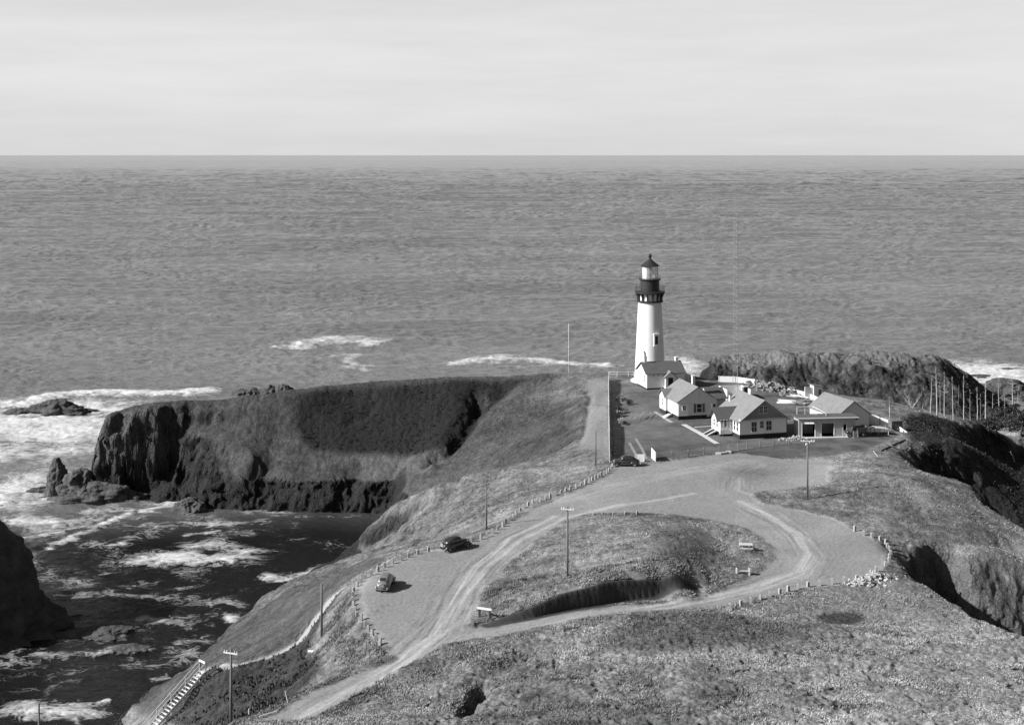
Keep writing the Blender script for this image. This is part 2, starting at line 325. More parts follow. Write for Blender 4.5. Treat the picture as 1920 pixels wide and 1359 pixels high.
# ------------------------------------------------------------------ materials
def mat(name, alb, rough=0.8, var=0.12, scale=3.0, bump=0.0, bscale=20.0, metal=0.0, spec=0.3, wave=None, stretch=(1, 1, 1)):
    """grey-scale material with soft mottling, wear and an optional fine bump; wave=(period_m, depth) gives clapboards along z"""
    m = bpy.data.materials.new(name); m.use_nodes = True; nt = m.node_tree
    b = nt.nodes['Principled BSDF']; b.inputs['Roughness'].default_value = rough; b.inputs['Metallic'].default_value = metal
    b.inputs['Specular IOR Level'].default_value = spec
    tc = N(nt, 'ShaderNodeTexCoord'); mp = N(nt, 'ShaderNodeMapping'); mp.inputs['Scale'].default_value = stretch
    nt.links.new(tc.outputs['Object'], mp.inputs['Vector'])
    nz = N(nt, 'ShaderNodeTexNoise'); nz.inputs['Scale'].default_value = scale; nz.inputs['Detail'].default_value = 6; nz.inputs['Roughness'].default_value = .65
    nt.links.new(mp.outputs[0], nz.inputs['Vector'])
    mr = N(nt, 'ShaderNodeMapRange'); mr.inputs[1].default_value = .3; mr.inputs[2].default_value = .7
    mr.inputs[3].default_value = alb * (1 - var); mr.inputs[4].default_value = min(.9, alb * (1 + var))
    nt.links.new(nz.outputs['Fac'], mr.inputs[0]); nt.links.new(mr.outputs[0], b.inputs['Base Color'])
    if wave:
        sp = N(nt, 'ShaderNodeSeparateXYZ'); nt.links.new(tc.outputs['Object'], sp.inputs[0])
        md = N(nt, 'ShaderNodeMath', operation='FRACT'); dv = N(nt, 'ShaderNodeMath', operation='DIVIDE'); dv.inputs[1].default_value = wave[0]
        nt.links.new(sp.outputs['Z' if len(wave) < 3 else wave[2]], dv.inputs[0]); nt.links.new(dv.outputs[0], md.inputs[0])
        bp = N(nt, 'ShaderNodeBump'); bp.inputs['Distance'].default_value = wave[1]; bp.inputs['Strength'].default_value = 1
        nt.links.new(md.outputs[0], bp.inputs['Height']); nt.links.new(bp.outputs[0], b.inputs['Normal'])
    elif bump:
        n2 = N(nt, 'ShaderNodeTexNoise'); n2.inputs['Scale'].default_value = bscale; n2.inputs['Detail'].default_value = 4
        nt.links.new(tc.outputs['Object'], n2.inputs['Vector'])
        bp = N(nt, 'ShaderNodeBump'); bp.inputs['Distance'].default_value = bump; bp.inputs['Strength'].default_value = 1
        nt.links.new(n2.outputs['Fac'], bp.inputs['Height']); nt.links.new(bp.outputs[0], b.inputs['Normal'])
    return m

def tag(o, label=None, cat=None, group=None, kind=None):
    if label: o['label'] = label
    if cat: o['category'] = cat
    if group: o['group'] = group
    if kind: o['kind'] = kind
    return o

def bigmesh(name, X, Y, Zs, attrs, m):
    """grid mesh from numpy arrays (rows, cols)"""
    R, C = X.shape
    me = bpy.data.meshes.new(name); me.vertices.add(R * C)
    me.vertices.foreach_set('co', np.stack([X, Y, Zs], -1).astype(np.float32).ravel())
    idx = np.arange(R * C, dtype=np.int32).reshape(R, C)
    q = np.stack([idx[:-1, :-1], idx[:-1, 1:], idx[1:, 1:], idx[1:, :-1]], -1).reshape(-1, 4)
    me.loops.add(q.size); me.loops.foreach_set('vertex_index', q.ravel())
    me.polygons.add(len(q)); me.polygons.foreach_set('loop_start', np.arange(0, q.size, 4, dtype=np.int32))
    me.polygons.foreach_set('loop_total', np.full(len(q), 4, np.int32)) if False else None
    me.update(calc_edges=True)
    me.polygons.foreach_set('use_smooth', np.ones(len(q), bool))
    for k, v in attrs.items():
        a = me.attributes.new(k, 'FLOAT', 'POINT'); a.data.foreach_set('value', v.astype(np.float32).ravel())
    me.materials.append(m); o = bpy.data.objects.new(name, me); COL.objects.link(o); return o

# ------------------------------------------------------------------ ground cover regions and a painted shade patch (drawn where they lie on the ground)
LOOPHILL = [(872, 1178), (888, 1140), (915, 1095), (960, 1050), (1010, 1010), (1060, 976), (1100, 964), (1180, 961), (1260, 965), (1330, 975), (1400, 992), (1440, 1020), (1450, 1045), (1420, 1075), (1360, 1102), (1300, 1124), (1235, 1132), (1150, 1137), (1000, 1161), (920, 1177)]
GRAV = [(744, 1236), (702, 1196), (675, 1162), (664, 1128), (671, 1100), (702, 1069), (760, 1045), (800, 1035), (885, 1015), (935, 992), (1000, 953), (1060, 928), (1120, 898), (1150, 875), (1225, 868), (1300, 858), (1350, 852), (1400, 850), (1470, 862), (1560, 862), (1552, 905),
        (1500, 914), (1410, 924), (1425, 944), (1490, 955), (1560, 972), (1600, 990), (1640, 1010), (1665, 1035), (1662, 1060), (1640, 1078), (1600, 1092), (1500, 1105), (1400, 1125), (1330, 1140), (1290, 1141), (1200, 1146), (1100, 1158), (950, 1188), (830, 1209), (760, 1247), (680, 1292), (560, 1352), (478, 1352), (600, 1290), (700, 1254)]
S_grav = sdf(HP(GRAV)); S_hill = sdf(HP(LOOPHILL))
S_grav = np.minimum(S_grav, -S_hill)
S_lawn = sdf(HP([(1146, 864), (1143, 716), (1200, 722), (1285, 714), (1350, 716), (1420, 716), (1490, 733), (1560, 752), (1625, 790), (1690, 815), (1640, 838), (1560, 855), (1470, 858), (1350, 849), (1222, 862)]))
S_scrub = sdf([wD(560, 770, 298), wD(620, 742, 300), wD(700, 724, 301), wD(830, 714, 303), wD(960, 713, 303), wD(988, 722, 302), wD(940, 752, 296), wD(900, 785, 288), wD(860, 820, 281), wD(800, 850, 280), wD(740, 845, 283), (-36, 284), (-45, 285), (-49, 290)])
S_pale = sdf([wD(660, 850, 284), wD(740, 838, 283), wD(850, 835, 278), wD(800, 885, 272), wD(730, 900, 272), wD(680, 880, 277)])
S_knob = sdf([(57.2, 161), (58, 170), (67, 171), (76, 172), (76, 165), (64, 162)])
S_north = sdf([(70, 224), (73, 236), (76, 250), (84, 262), (92, 263), (112, 278), (165, 300), (165, 165), (100, 172), (86, 184), (79, 196), (73, 205), (69, 210), (70, 217), (76, 226), (73, 229)])
S_left = sdf(HP([(640, 1110), (600, 1153), (560, 1205), (520, 1228), (430, 1252), (376, 1264), (300, 1345), (470, 1345), (560, 1300), (600, 1262), (600, 1235), (570, 1228)]))
S_shore = sdf(HP([(730, 1046), (640, 1056), (560, 1085), (490, 1112), (455, 1160), (400, 1212), (350, 1256), (235, 1345), (290, 1345), (376, 1258), (470, 1236), (555, 1200), (600, 1145), (640, 1100), (700, 1064)]))
S_damp = sdf(HP([(1530, 1160), (1560, 1150), (1610, 1150), (1622, 1162), (1600, 1172), (1550, 1170)]))
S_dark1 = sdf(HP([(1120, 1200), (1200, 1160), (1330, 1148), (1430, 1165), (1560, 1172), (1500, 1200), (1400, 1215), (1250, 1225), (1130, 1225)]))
S_shoulder_shade = sdf(HP([(1235, 1000), (1275, 985), (1320, 1000), (1340, 1050), (1290, 1075), (1230, 1070)]))  # shade of the hill's right shoulder, put into the ground colour
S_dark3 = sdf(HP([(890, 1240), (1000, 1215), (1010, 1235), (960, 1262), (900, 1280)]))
S_strip = sdf(HP([(1080, 838), (1098, 800), (1102, 765), (1108, 742), (1098, 715), (1139, 705), (1141, 866), (1120, 850)]))
S_bare = sdf(HP([(1450, 885), (1470, 862), (1560, 858), (1600, 850), (1560, 905), (1500, 918), (1430, 925)]))
S_mead = sdf(HP([(1360, 1140), (1450, 1118), (1600, 1098), (1660, 1085), (1700, 1100), (1760, 1160), (1600, 1172), (1480, 1155)]))
TRK = [HP(t) for t in (
    [(560, 1345), (650, 1295), (745, 1240), (808, 1190), (850, 1120), (893, 1062), (955, 1008), (1040, 968)],
    [(600, 1348), (690, 1290), (775, 1235), (835, 1180), (872, 1112), (912, 1062), (975, 1012), (1055, 972), (1150, 950), (1300, 925)],
    [(1385, 940), (1440, 965), (1490, 1000), (1515, 1040), (1495, 1070), (1420, 1098), (1320, 1120), (1180, 1142)],
    [(1400, 945), (1470, 985), (1505, 1015), (1526, 1045), (1505, 1076), (1430, 1103), (1330, 1127), (1180, 1150)],
    [(1060, 935), (1160, 908), (1280, 885), (1400, 866)], [(1430, 935), (1385, 920), (1385, 895), (1430, 872)],
    [(905, 1100), (880, 1150), (845, 1185), (760, 1240)],
    [(830, 1205), (950, 1184), (1100, 1153), (1250, 1133)])]
RUTS = [HP(t) for t in ([(835, 1100), (845, 1075), (880, 1055), (930, 1035)], [(690, 1090), (688, 1130), (710, 1170), (760, 1200)], [(700, 1085), (700, 1130), (722, 1165)], [(1525, 1068), (1560, 1050), (1590, 1020)],
                        [(1500, 1085), (1560, 1068), (1600, 1040)], [(1400, 955), (1375, 925), (1390, 900), (1440, 880)], [(1000, 985), (1050, 955), (1100, 945)], [(940, 1040), (900, 1120), (860, 1170)],
                        [(850, 1120), (790, 1180), (750, 1215)], [(720, 1110), (730, 1150), (780, 1190)])]
gyr, gxr = np.gradient(Z, RS); SL = blur(np.hypot(gxr, gyr), 1.2)

# ------------------------------------------------------------------ ground mesh
def rows(y0, y1, f):
    out = [y0]
    while out[-1] < y1: out.append(out[-1] + f(out[-1]))
    return out
ys = [0, 15, 30, 45, 58, 68, 76, 83, 89, 94] + rows(97, 372, lambda y: y * (.0011 if 263 < y < 300 else .0012 if 312 < y < 342 else .0019)) + [376, 382, 390, 400, 415, 430]
us = np.concatenate([np.linspace(-.95, -.50, 50)[:-1], np.linspace(-.50, .50, 1081), np.linspace(.50, .95, 50)[1:]])
V, U = np.meshgrid(np.array(ys, float), us, indexing='ij')
TX = U * np.maximum(V, 98); TY = V
sl0 = samp(SL, TX, TY)
g2 = 1 - .8 * sst(48, 52, TX) * sst(150, 156, TY) * (1 - sst(186, 192, TY))
wa = 1.3 * g2 * sst(.5, 1.3, sl0)
wx = wa * (fbm(TX / 9, TY / 9, 4, 5, .6) * 1.8); wy = wa * (fbm(TX / 11 + 40, TY / 9, 4, 9, .65) * 2.0)
TZ = ground(TX + wx, TY + wy)
slp = samp(SL, TX + wx, TY + wy)
n_lo = fbm(TX / 16, TY / 16, 4, 21); n_m = fbm(TX / 3.2, TY / 3.2, 4, 31); n_f = fbm(TX / .9, TY / .9, 3, 41)
def M(S, w=1.0, wob=1.0): return sst(-w * .5, w * .5, samp(S, TX, TY) + wob * (n_m * .9 + n_f * .35))
far = sst(296, 314, TY) * sst(44, 50, TX)                       # the ridge across the northern gap
m_rock = np.clip(sst(.95, 1.5, slp + n_m * .5) + (TZ < 5.5) * sst(.3, .5, slp + .2 * n_m) * (TX < 30), 0, 1) * (1 - sst(0, 1, samp(S_hill, TX, TY) + 1))
m_rock = m_rock * (.35 + .65 * g2)
m_grav = M(S_grav, 1.3, .8); m_lawn = M(S_lawn, 1, .3) * (1 - m_grav); m_scrub = M(S_scrub, 2.5, 1.6)
m_north = M(S_north, 2, 1.6); m_left = M(S_left, 1.2, .8); m_shore = M(S_shore, 1.5, .8)
dp, sp_, _ = pdist(TX, TY, PATH)
m_path = 1 - sst(.6, 1.1, dp + n_f * .4)
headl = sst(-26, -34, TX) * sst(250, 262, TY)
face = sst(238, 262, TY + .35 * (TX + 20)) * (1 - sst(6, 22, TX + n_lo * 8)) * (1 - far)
TRAIL = [HP(t) for t in ([(1035, 1302), (1110, 1312), (1235, 1305)], [(1300, 1290), (1420, 1262), (1560, 1245)], [(1760, 1250), (1820, 1262), (1915, 1258)], [(1220, 1141), (1330, 1147), (1500, 1168), (1640, 1172), (1760, 1184)], [(880, 1262), (960, 1232), (1080, 1205)])]
trail = np.zeros(TX.shape)
for t in TRAIL:
    xm = (TX > min(p[0] for p in t) - 3) & (TX < max(p[0] for p in t) + 3) & (TY > min(p[1] for p in t) - 3) & (TY < max(p[1] for p in t) + 3)
    dd, ss, _ = pdist(TX[xm], TY[xm], t); trail[xm] = np.maximum(trail[xm], np.exp(-((dd + .3 * n_m[xm]) / .5) ** 2) * np.sin(pi * np.clip(ss, .02, .98)) ** .5)
# vegetation and soil tones, with a little painted sun and shade
a = 0.172 + .05 * fbm(TX / 34, TY / 26, 3, 97) + .09 * n_lo + .105 * n_m + .075 * n_f
a = a + .07 * sst(4, 42, TX) * (1 - sst(118, 135, TY))
def mix(b, m): 
    global a
    a = a * (1 - m) + b * m
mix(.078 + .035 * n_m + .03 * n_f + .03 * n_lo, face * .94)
mix(.24 + .03 * n_f, .75 * trail)
mix(.125 + .04 * n_m, M(S_pale, 4, 2.5) * .7)
mix(.032 + .008 * n_m, m_scrub)
mix(.17 + .03 * n_lo + .03 * n_f, M(S_strip, 1.5, .6))
mix(.055 + .03 * n_m + .025 * n_f, m_left * .9)
mix(.085 + .035 * n_m + .02 * n_f + .03 * n_lo, m_shore * .88)
mix(.035 + .02 * n_m + .025 * n_f, m_north * .93)
mix(.068 + .10 * n_m + .08 * n_f, far); mix(.19 + .06 * n_f, far * sst(20.5, 23, TZ + n_m) * .7)
mix(.095 + .03 * n_f + .02 * n_m, M(S_dark1, 3, 2) * .75); mix(.11 + .05 * n_m, M(S_shoulder_shade, 3, 2) * .7); mix(.11 + .03 * n_f, M(S_dark3, 2, 1.5) * .6)
mix(.19 + .03 * n_f + .02 * n_m, M(S_mead, 3, 1) * .8)
mix(.115 + .045 * n_lo + .04 * n_m + .03 * n_f + .03 * sst(48, 60, TX) * n_m, m_lawn)
mix(.27, M(S_bare, 2, 1.5) * .45 * (1 - m_grav))
nslope = (1 - sst(-6, 6, TX)) * sst(182, 196, TY) * (1 - sst(236, 244, TY)) * (1 - m_grav)
mix(.135 + .11 * n_m + .07 * n_f, nslope * .75)
mix(.22 + .06 * n_f + .06 * n_m, M(S_knob, 1.5, .8) * .7)
mix(.075, M(S_damp, 1.2, .5))
rk = .055 + .05 * n_m + .045 * n_f
tip = headl * (1 - sst(-86, -70, TX)); rk = rk + .055 * tip * sst(5, 9, TZ)  # tip cliff lightened in the albedo as if sunlit
mix(rk, m_rock); mix(.045 + .02 * n_f, m_rock * (1 - sst(3, 9, TZ + n_m * 3)))
g_alb = .215 + .06 * n_lo + .02 * n_m + .045 * perlin(TX / .35, TY / .35, 77)
tr = np.zeros_like(a)
for i, t in enumerate(TRK):
    xm = (TX > min(p[0] for p in t) - 4) & (TX < max(p[0] for p in t) + 4) & (TY > min(p[1] for p in t) - 4) & (TY < max(p[1] for p in t) + 4)
    d = np.full(TX.shape, 99.0); d[xm] = pdist(TX[xm], TY[xm], t)[0]
    w = (.5, .55, .6, .6, 2.2, .7, .35, .8)[i]; s = (1, 1, 1, .8, .4, .5, .6, .4)[i]
    tr = np.maximum(tr, s * np.exp(-(d / w) ** 2) * (.75 + .5 * n_m + .4 * n_f))
stk = np.zeros_like(a)
for i, t in enumerate(TRK):
    xm = (TX > min(p[0] for p in t) - 5) & (TX < max(p[0] for p in t) + 5) & (TY > min(p[1] for p in t) - 5) & (TY < max(p[1] for p in t) + 5)
    dd, ss, sd_ = pdist(TX[xm], TY[xm], t); L_ = sum(math.dist(p[:2], q[:2]) for p, q in zip(t[:-1], t[1:])); dd2 = dd * sd_
    stk[xm] += np.exp(-(dd / 2.6) ** 2) * (.7 * perlin(dd2 / .32 + 9 * i, ss * L_ / 7, 64 + i) + .5 * perlin(dd2 / .8, ss * L_ / 12, 84 + i)) * (1 - sst(.93, 1, ss)) * sst(0, .05, ss)
rut = np.zeros_like(a)
for t in RUTS:
    xm = (TX > min(p[0] for p in t) - 4) & (TX < max(p[0] for p in t) + 4) & (TY > min(p[1] for p in t) - 4) & (TY < max(p[1] for p in t) + 4)
    d = np.full(TX.shape, 99.0); s = np.zeros(TX.shape); dd, ss, _ = pdist(TX[xm], TY[xm], t); d[xm] = dd; s[xm] = ss
    rut = np.maximum(rut, .7 * np.exp(-(d / 1.6) ** 2) * (.5 + .5 * np.cos(2 * pi * (d + .25 * n_m) / .75)) * sst(-.2, .3, n_m + .5 * n_lo) * np.sin(pi * np.clip(s, 0, 1)) * (.6 + .8 * n_m))
g_alb = g_alb + .10 * np.clip(tr, 0, 1.2) - .055 * rut + .055 * stk + .04 * np.abs(n_lo) - .03 * sst(.25, .5, n_m)
spots = np.exp(-((TX - hit(1400, 885)[0]) ** 2 / 20 + (TY - hit(1400, 885)[1]) ** 2 / 30)); g_alb -= .07 * spots
mix(g_alb, m_grav); mix(.27 + .03 * n_f, m_path * .9)

# relief: grass lumps, scrub, rock ribs, ruts
def billow(x, y, s): return 1 - 2 * np.abs(perlin(x, y, s))
a = np.clip(.15 * (np.clip(a, .02, .6) / .15) ** 1.3, .022, .45)
lump = .55 * billow(TX / 1.7 + .6 * n_m, TY / 2.0, 51) + .3 * billow(TX / .75, TY / .9, 52) + .25 * perlin(TX / .36, TY / .4, 53)
big = perlin(TX / 6, TY / 6, 54)
near = 1 - sst(125, 150, TY + .3 * np.abs(TX) * 0)
fore = sst(0, 2, -samp(S_grav, TX, TY)) * (1 - sst(132, 146, TY)) * sst(-14, -4, TX)
amp = .17 + .20 * fore + .14 * m_north + .16 * m_left + .08 * m_scrub + .10 * face + .55 * far + .22 * nslope + .04 * m_shore
bdm = (TX > -4) & (TX < 24) & (TY > 134) & (TY < 152); bdd = np.full(TX.shape, 9.0); bdd[bdm] = pdist(TX[bdm], TY[bdm], BANK)[0]
flat = np.clip((1 - sst(.9, 1.6, bdd)) + m_grav + m_lawn + m_path + .6 * M(S_strip, 2, .2), 0, 1)
amp = amp * (1 - flat) * (1 - .7 * trail) + .008 * flat
bm = (TX > -4) & (TX < 24) & (TY > 134) & (TY < 152); bd = np.full(TX.shape, 9.0); bd[bm] = pdist(TX[bm], TY[bm], BANK)[0]
amp = amp * sst(.9, 1.9, bd); m_rock = m_rock * sst(1, 2.5, bd); mix(.05 + .015 * n_f, 1 - sst(.5, .9, bd))  # bank face blackened in the albedo to paint in its shadow
rock_d = .6 * (.9 * perlin(TX / 5.2, TY / 5.5, 61) + .45 * billow(TX / 2.2 + n_m, TY / 2.2, 62) + .3 * n_f) * .7
TZ2 = TZ + amp * (lump + (.8 + 1.2 * far) * big * (1 - flat)) * (1 - m_rock * .7) + rock_d * m_rock * sst(-3, 1, TZ)
TZ2 += m_grav * (.035 * (np.clip(tr, 0, 1)) * -1 + .05 * rut + .05 * stk + .012 * perlin(TX / .25, TY / .25, 63) + .04 * n_m)
TZ2 -= m_path * .12
TXd = TX + m_rock * (n_f * .5 + .5 * perlin(TZ / 2.2 + 3, TX / 5, 71)) ; TYd = TY + m_rock * (1.0 * perlin(TX / 3.1 + TZ * .12, TZ / 2.6, 72) + .6 * perlin(TX / 1.3, TZ / 1.2, 73) + .3 * perlin(TX / .6, TZ / .55, 74))

gm = bpy.data.materials.new('ground_cover'); gm.use_nodes = True; nt = gm.node_tree; b = nt.nodes['Principled BSDF']
b.inputs['Roughness'].default_value = .95; b.inputs['Specular IOR Level'].default_value = .12
at = N(nt, 'ShaderNodeAttribute', attribute_name='alb'); ar = N(nt, 'ShaderNodeAttribute', attribute_name='rock'); af = N(nt, 'ShaderNodeAttribute', attribute_name='flat')
tc = N(nt, 'ShaderNodeTexCoord')
def noise(scale, det, vec=None, rough=.6):
    n = N(nt, 'ShaderNodeTexNoise'); n.inputs['Scale'].default_value = scale; n.inputs['Detail'].default_value = det; n.inputs['Roughness'].default_value = rough
    nt.links.new(vec or tc.outputs['Object'], n.inputs['Vector']); return n.outputs['Fac']
def rng(src, a0, a1, b0, b1):
    r = N(nt, 'ShaderNodeMapRange'); r.inputs[1].default_value = a0; r.inputs[2].default_value = a1; r.inputs[3].default_value = b0; r.inputs[4].default_value = b1
    nt.links.new(src, r.inputs[0]); return r.outputs[0]
def mth(op, x, y):
    n = N(nt, 'ShaderNodeMath', operation=op)
    for i, v in enumerate((x, y)):
        if isinstance(v, (int, float)): n.inputs[i].default_value = v
        else: nt.links.new(v, n.inputs[i])
    return n.outputs[0]
n1 = noise(3.2, 5); n2 = noise(1.1, 6, rough=.7)
grass_v = mth('MULTIPLY', rng(n1, .3, .7, .55, 1.5), rng(n2, .3, .7, .8, 1.2))
flat_v = rng(noise(6, 6), .3, .7, .86, 1.14)
vv = N(nt, 'ShaderNodeMix', data_type='FLOAT'); nt.links.new(af.outputs['Fac'], vv.inputs[0]); nt.links.new(grass_v, vv.inputs[2]); nt.links.new(flat_v, vv.inputs[3])
nt.links.new(mth('MULTIPLY', at.outputs['Fac'], vv.outputs[0]), b.inputs['Base Color'])
# bump: grass hummocks / rock fractures
vor = N(nt, 'ShaderNodeTexVoronoi', feature='DISTANCE_TO_EDGE'); vor.inputs['Scale'].default_value = .8; nt.links.new(tc.outputs['Object'], vor.inputs['Vector'])
rb = mth('ADD', mth('ADD', mth('MULTIPLY', noise(2.4, 8, rough=.75), 1.0), mth('MULTIPLY', noise(.7, 8, rough=.7), 1.5)), mth('MULTIPLY', rng(vor.outputs['Distance'], 0, .12, 0, 1), .35))
gb = mth('MULTIPLY', noise(2.6, 6, rough=.75), .55)
fb = mth('MULTIPLY', noise(9, 4), .05)
m1 = N(nt, 'ShaderNodeMix', data_type='FLOAT'); nt.links.new(ar.outputs['Fac'], m1.inputs[0]); nt.links.new(gb, m1.inputs[2]); nt.links.new(rb, m1.inputs[3])
m2 = N(nt, 'ShaderNodeMix', data_type='FLOAT'); nt.links.new(af.outputs['Fac'], m2.inputs[0]); nt.links.new(m1.outputs[0], m2.inputs[2]); nt.links.new(fb, m2.inputs[3])
bp = N(nt, 'ShaderNodeBump'); bp.inputs['Distance'].default_value = .8; bp.inputs['Strength'].default_value = .8
nt.links.new(m2.outputs[0], bp.inputs['Height']); nt.links.new(bp.outputs[0], b.inputs['Normal'])
ALB, AYS, AUS = a, np.array(ys, float), us
def alb_at(x, y):
    r = np.interp(y, AYS, np.arange(len(AYS))); c = np.interp(x / np.maximum(y, 98), AUS, np.arange(len(AUS)))
    return ALB[np.clip(np.rint(r).astype(int), 0, len(AYS) - 1), np.clip(np.rint(c).astype(int), 0, len(AUS) - 1)]
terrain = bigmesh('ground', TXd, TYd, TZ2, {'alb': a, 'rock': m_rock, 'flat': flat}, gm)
tag(terrain, 'grassy headland with cliffs, gravel turnaround and worn footpaths above the sea', 'ground', kind='structure')

# ------------------------------------------------------------------ sea
ysea = [60, 80, 100, 110, 118] + rows(124, 440, lambda y: y * .0021) + rows(441, 3200, lambda y: y * .0028) + rows(3209, 16000, lambda y: y * .0045) + rows(16100, 60000, lambda y: y * .015) + [80000, 120000, 200000, 320000]
usea = np.concatenate([np.linspace(-1.1, -.5, 40)[:-1], np.linspace(-.5, .5, 861), np.linspace(.5, 1.1, 40)[1:]])
V, U = np.meshgrid(np.array(ysea, float), usea, indexing='ij'); SX = U * np.maximum(V, 100); SY = V
def wv(lx, ly, s, ang=0.0):
    c, s_ = math.cos(ang), math.sin(ang); x = SX * c + SY * s_; y = -SX * s_ + SY * c
    return perlin(x / lx, y / ly, s)
fade = 1 - sst(25000, 60000, SY)
shel = 1 - .55 * sst(-85, -60, SX) * (1 - sst(262, 285, SY)) * (SY < 300)       # the cove is sheltered
ww = .6 * (1 - 2 * np.abs(wv(150, 34, 1, .05))) * sst(250, 420, SY) + .30 * wv(38, 11, 2, -.08) + .34 * (1 - 2 * np.abs(wv(15, 4.6, 3, .1))) + .20 * wv(6, 2.0, 4, -.15) + .08 * wv(2.4, 1.1, 5, .2)
ww += .6 * sst(900, 2500, SY) * wv(300, 60, 6, .03)
lg = np.log(SY); w1 = perlin(U * 7 + 3.3, lg * 4.1, 15); w2 = perlin(U * 16 + lg * 5, lg * 11 + 9.7, 16); Ua = U + .055 * w1 + .022 * w2 + .12 * lg; lb = lg + .006 * w1 + .0025 * w2
ww += sst(240, 480, SY) * (1 - .80 * sst(2200, 9000, SY)) * SY * (.0007 * perlin(Ua * 13, lb * 46, 7) + .0007 * (1 - 2 * np.abs(perlin(Ua * 31 + lb * 17, lb * 95 + Ua * 3, 8))) + .0006 * (1 - 2 * np.abs(perlin(Ua * 74 - lb * 29, lb * 130 - Ua * 5, 10))) + .0014 * perlin(Ua * 3.3 + lb * 2.1, lb * 24, 9))
# swells bending round the shore
SH = lambda ps, z=0.0: [wP(x, y, z) for x, y in ps]
near_sea = SY < 620
nx, ny = SX[near_sea], SY[near_sea]
foam = np.zeros_like(SX); lift = np.zeros_like(SX); fn = np.zeros(nx.shape); ln = np.zeros(nx.shape)
q1 = fbm(nx / 9, ny / 9, 4, 81); q2 = fbm(nx / 2.6 + q1, ny / 2.2 + q1, 4, 82, .6); q3 = 1 - 2 * np.abs(fbm(nx / 4.5 + .8 * q2, ny / 3.6 + .8 * q1, 3, 83)) 
def blob(px, py, rx, ry, w):          # a patch of broken water; radii in metres along X and Y
    global fn
    x, y, _ = wP(px, py, 0); fn = np.maximum(fn, w * np.exp(-((((nx - x + 3 * q1) / (rx * 1.35)) ** 2 + ((ny - y + 3 * q2) / (ry * 1.35)) ** 2) ** .8)))
def streak(ps, w, wd, lf=0):
    global fn, ln
    pl = SH(ps); d, s, _ = pdist(nx + 2.2 * q1, ny + 2.2 * q2, pl); t = np.clip(np.minimum(s, 1 - s) * 8 + .3, 0, 1)
    fn = np.maximum(fn, w * t * np.exp(-(d / (wd * 1.3)) ** 1.5)); ln = np.maximum(ln, lf * t * np.exp(-(d / (wd * 1.2)) ** 2))
blob(60, 800, 26, 22, 1.25); blob(130, 815, 22, 14, 1.2); blob(20, 760, 40, 8, 1.1); blob(150, 770, 24, 9, 1.1); blob(30, 850, 30, 16, .85)
blob(10, 930, 16, 14, 1.0); blob(60, 900, 14, 12, .8); blob(150, 935, 14, 5, .95); blob(40, 980, 18, 6, .9); blob(120, 985, 14, 8, .7); blob(200, 960, 16, 8, .62)
streak([(20, 760), (150, 742), (300, 745), (430, 738)], 1.2, 5, .9); streak([(60, 1035), (120, 1018), (180, 990), (260, 955)], .95, 2.0); streak([(30, 1010), (110, 1000), (200, 970)], .75, 2.6)
blob(345, 1048, 10, 4.2, 1.15); blob(285, 1055, 6, 3.4, .95); blob(420, 1048, 7, 3.2, 1.0); blob(400, 1025, 9, 4, .75); blob(470, 1035, 8, 3, .75); blob(228, 1023, 3, 1.5, .8)
blob(330, 940, 4, 4, 1.1); streak([(240, 985), (330, 985), (430, 985), (520, 972)], .72, 3.5); streak([(250, 965), (300, 955), (335, 948)], .9, 2.5); streak([(330, 1005), (390, 1000), (420, 995)], .9, 1.5)
streak([(480, 1075), (530, 1086), (590, 1072), (640, 1060)], .82, 2.4); streak([(540, 970), (640, 972), (700, 966)], .55, 1.6); blob(640, 1020, 8, 7, .5); blob(560, 1010, 5, 3, .5)
streak([(380, 1135), (430, 1130), (460, 1145)], .62, 3); streak([(250, 1155), (330, 1170), (410, 1175)], .6, 3); streak([(40, 1225), (120, 1232), (200, 1222), (300, 1215)], .85, 2.0); streak([(140, 1192), (210, 1188), (250, 1185)], .85, 1.6)
streak([(190, 1170), (260, 1160), (290, 1165)], .6, 1.5); blob(120, 1335, 6, 3, 1.0); blob(60, 1330, 7, 3, .8); streak([(130, 1320), (180, 1318), (218, 1310)], .9, 1.0); streak([(270, 1278), (320, 1266)], .8, 1.4); blob(438, 1162, 1.5, 2.2, 1.0)
blob(200, 1240, 14, 10, .42); blob(330, 1110, 18, 10, .4)
streak([(530, 663), (575, 650), (625, 642), (680, 645), (735, 650)], .92, 10, .8); blob(660, 652, 26, 14, .5); streak([(590, 672), (640, 670), (670, 668), (650, 680), (690, 692), (730, 694)], .8, 3.4); streak([(740, 650), (850, 660), (920, 655)], .4, 3)
streak([(835, 692), (880, 682), (950, 676), (1020, 680), (1090, 688), (1180, 693)], .95, 6.5, .8); blob(930, 690, 40, 10, .5); streak([(1265, 680), (1310, 683)], .95, 9); blob(1290, 690, 9, 22, .9)
blob(1850, 700, 18, 22, 1.3); blob(1890, 722, 14, 14, 1.2); blob(1830, 692, 12, 12, .9); streak([(1800, 700), (1850, 694), (1915, 700)], .8, 5); streak([(620, 690), (700, 700)], .7, 3)
f = fn * (.88 + .50 * q1 + .25 * q2)
f = np.maximum(f, (.40 + .35 * q1) * (ny < 290) * sst(-28, -50, nx) * sst(160, 190, ny))
foam[near_sea] = f; lift[near_sea] = ln * (1 + .6 * q1) + .2 * np.clip(f, 0, 1) * (1 + q2)
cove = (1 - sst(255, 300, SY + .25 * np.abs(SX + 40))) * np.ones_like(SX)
SZ = ww * fade * shel + lift
wm = bpy.data.materials.new('sea_water'); wm.use_nodes = True; nt = wm.node_tree; b = nt.nodes['Principled BSDF']
b.inputs['Roughness'].default_value = .2; b.inputs['IOR'].default_value = 1.33
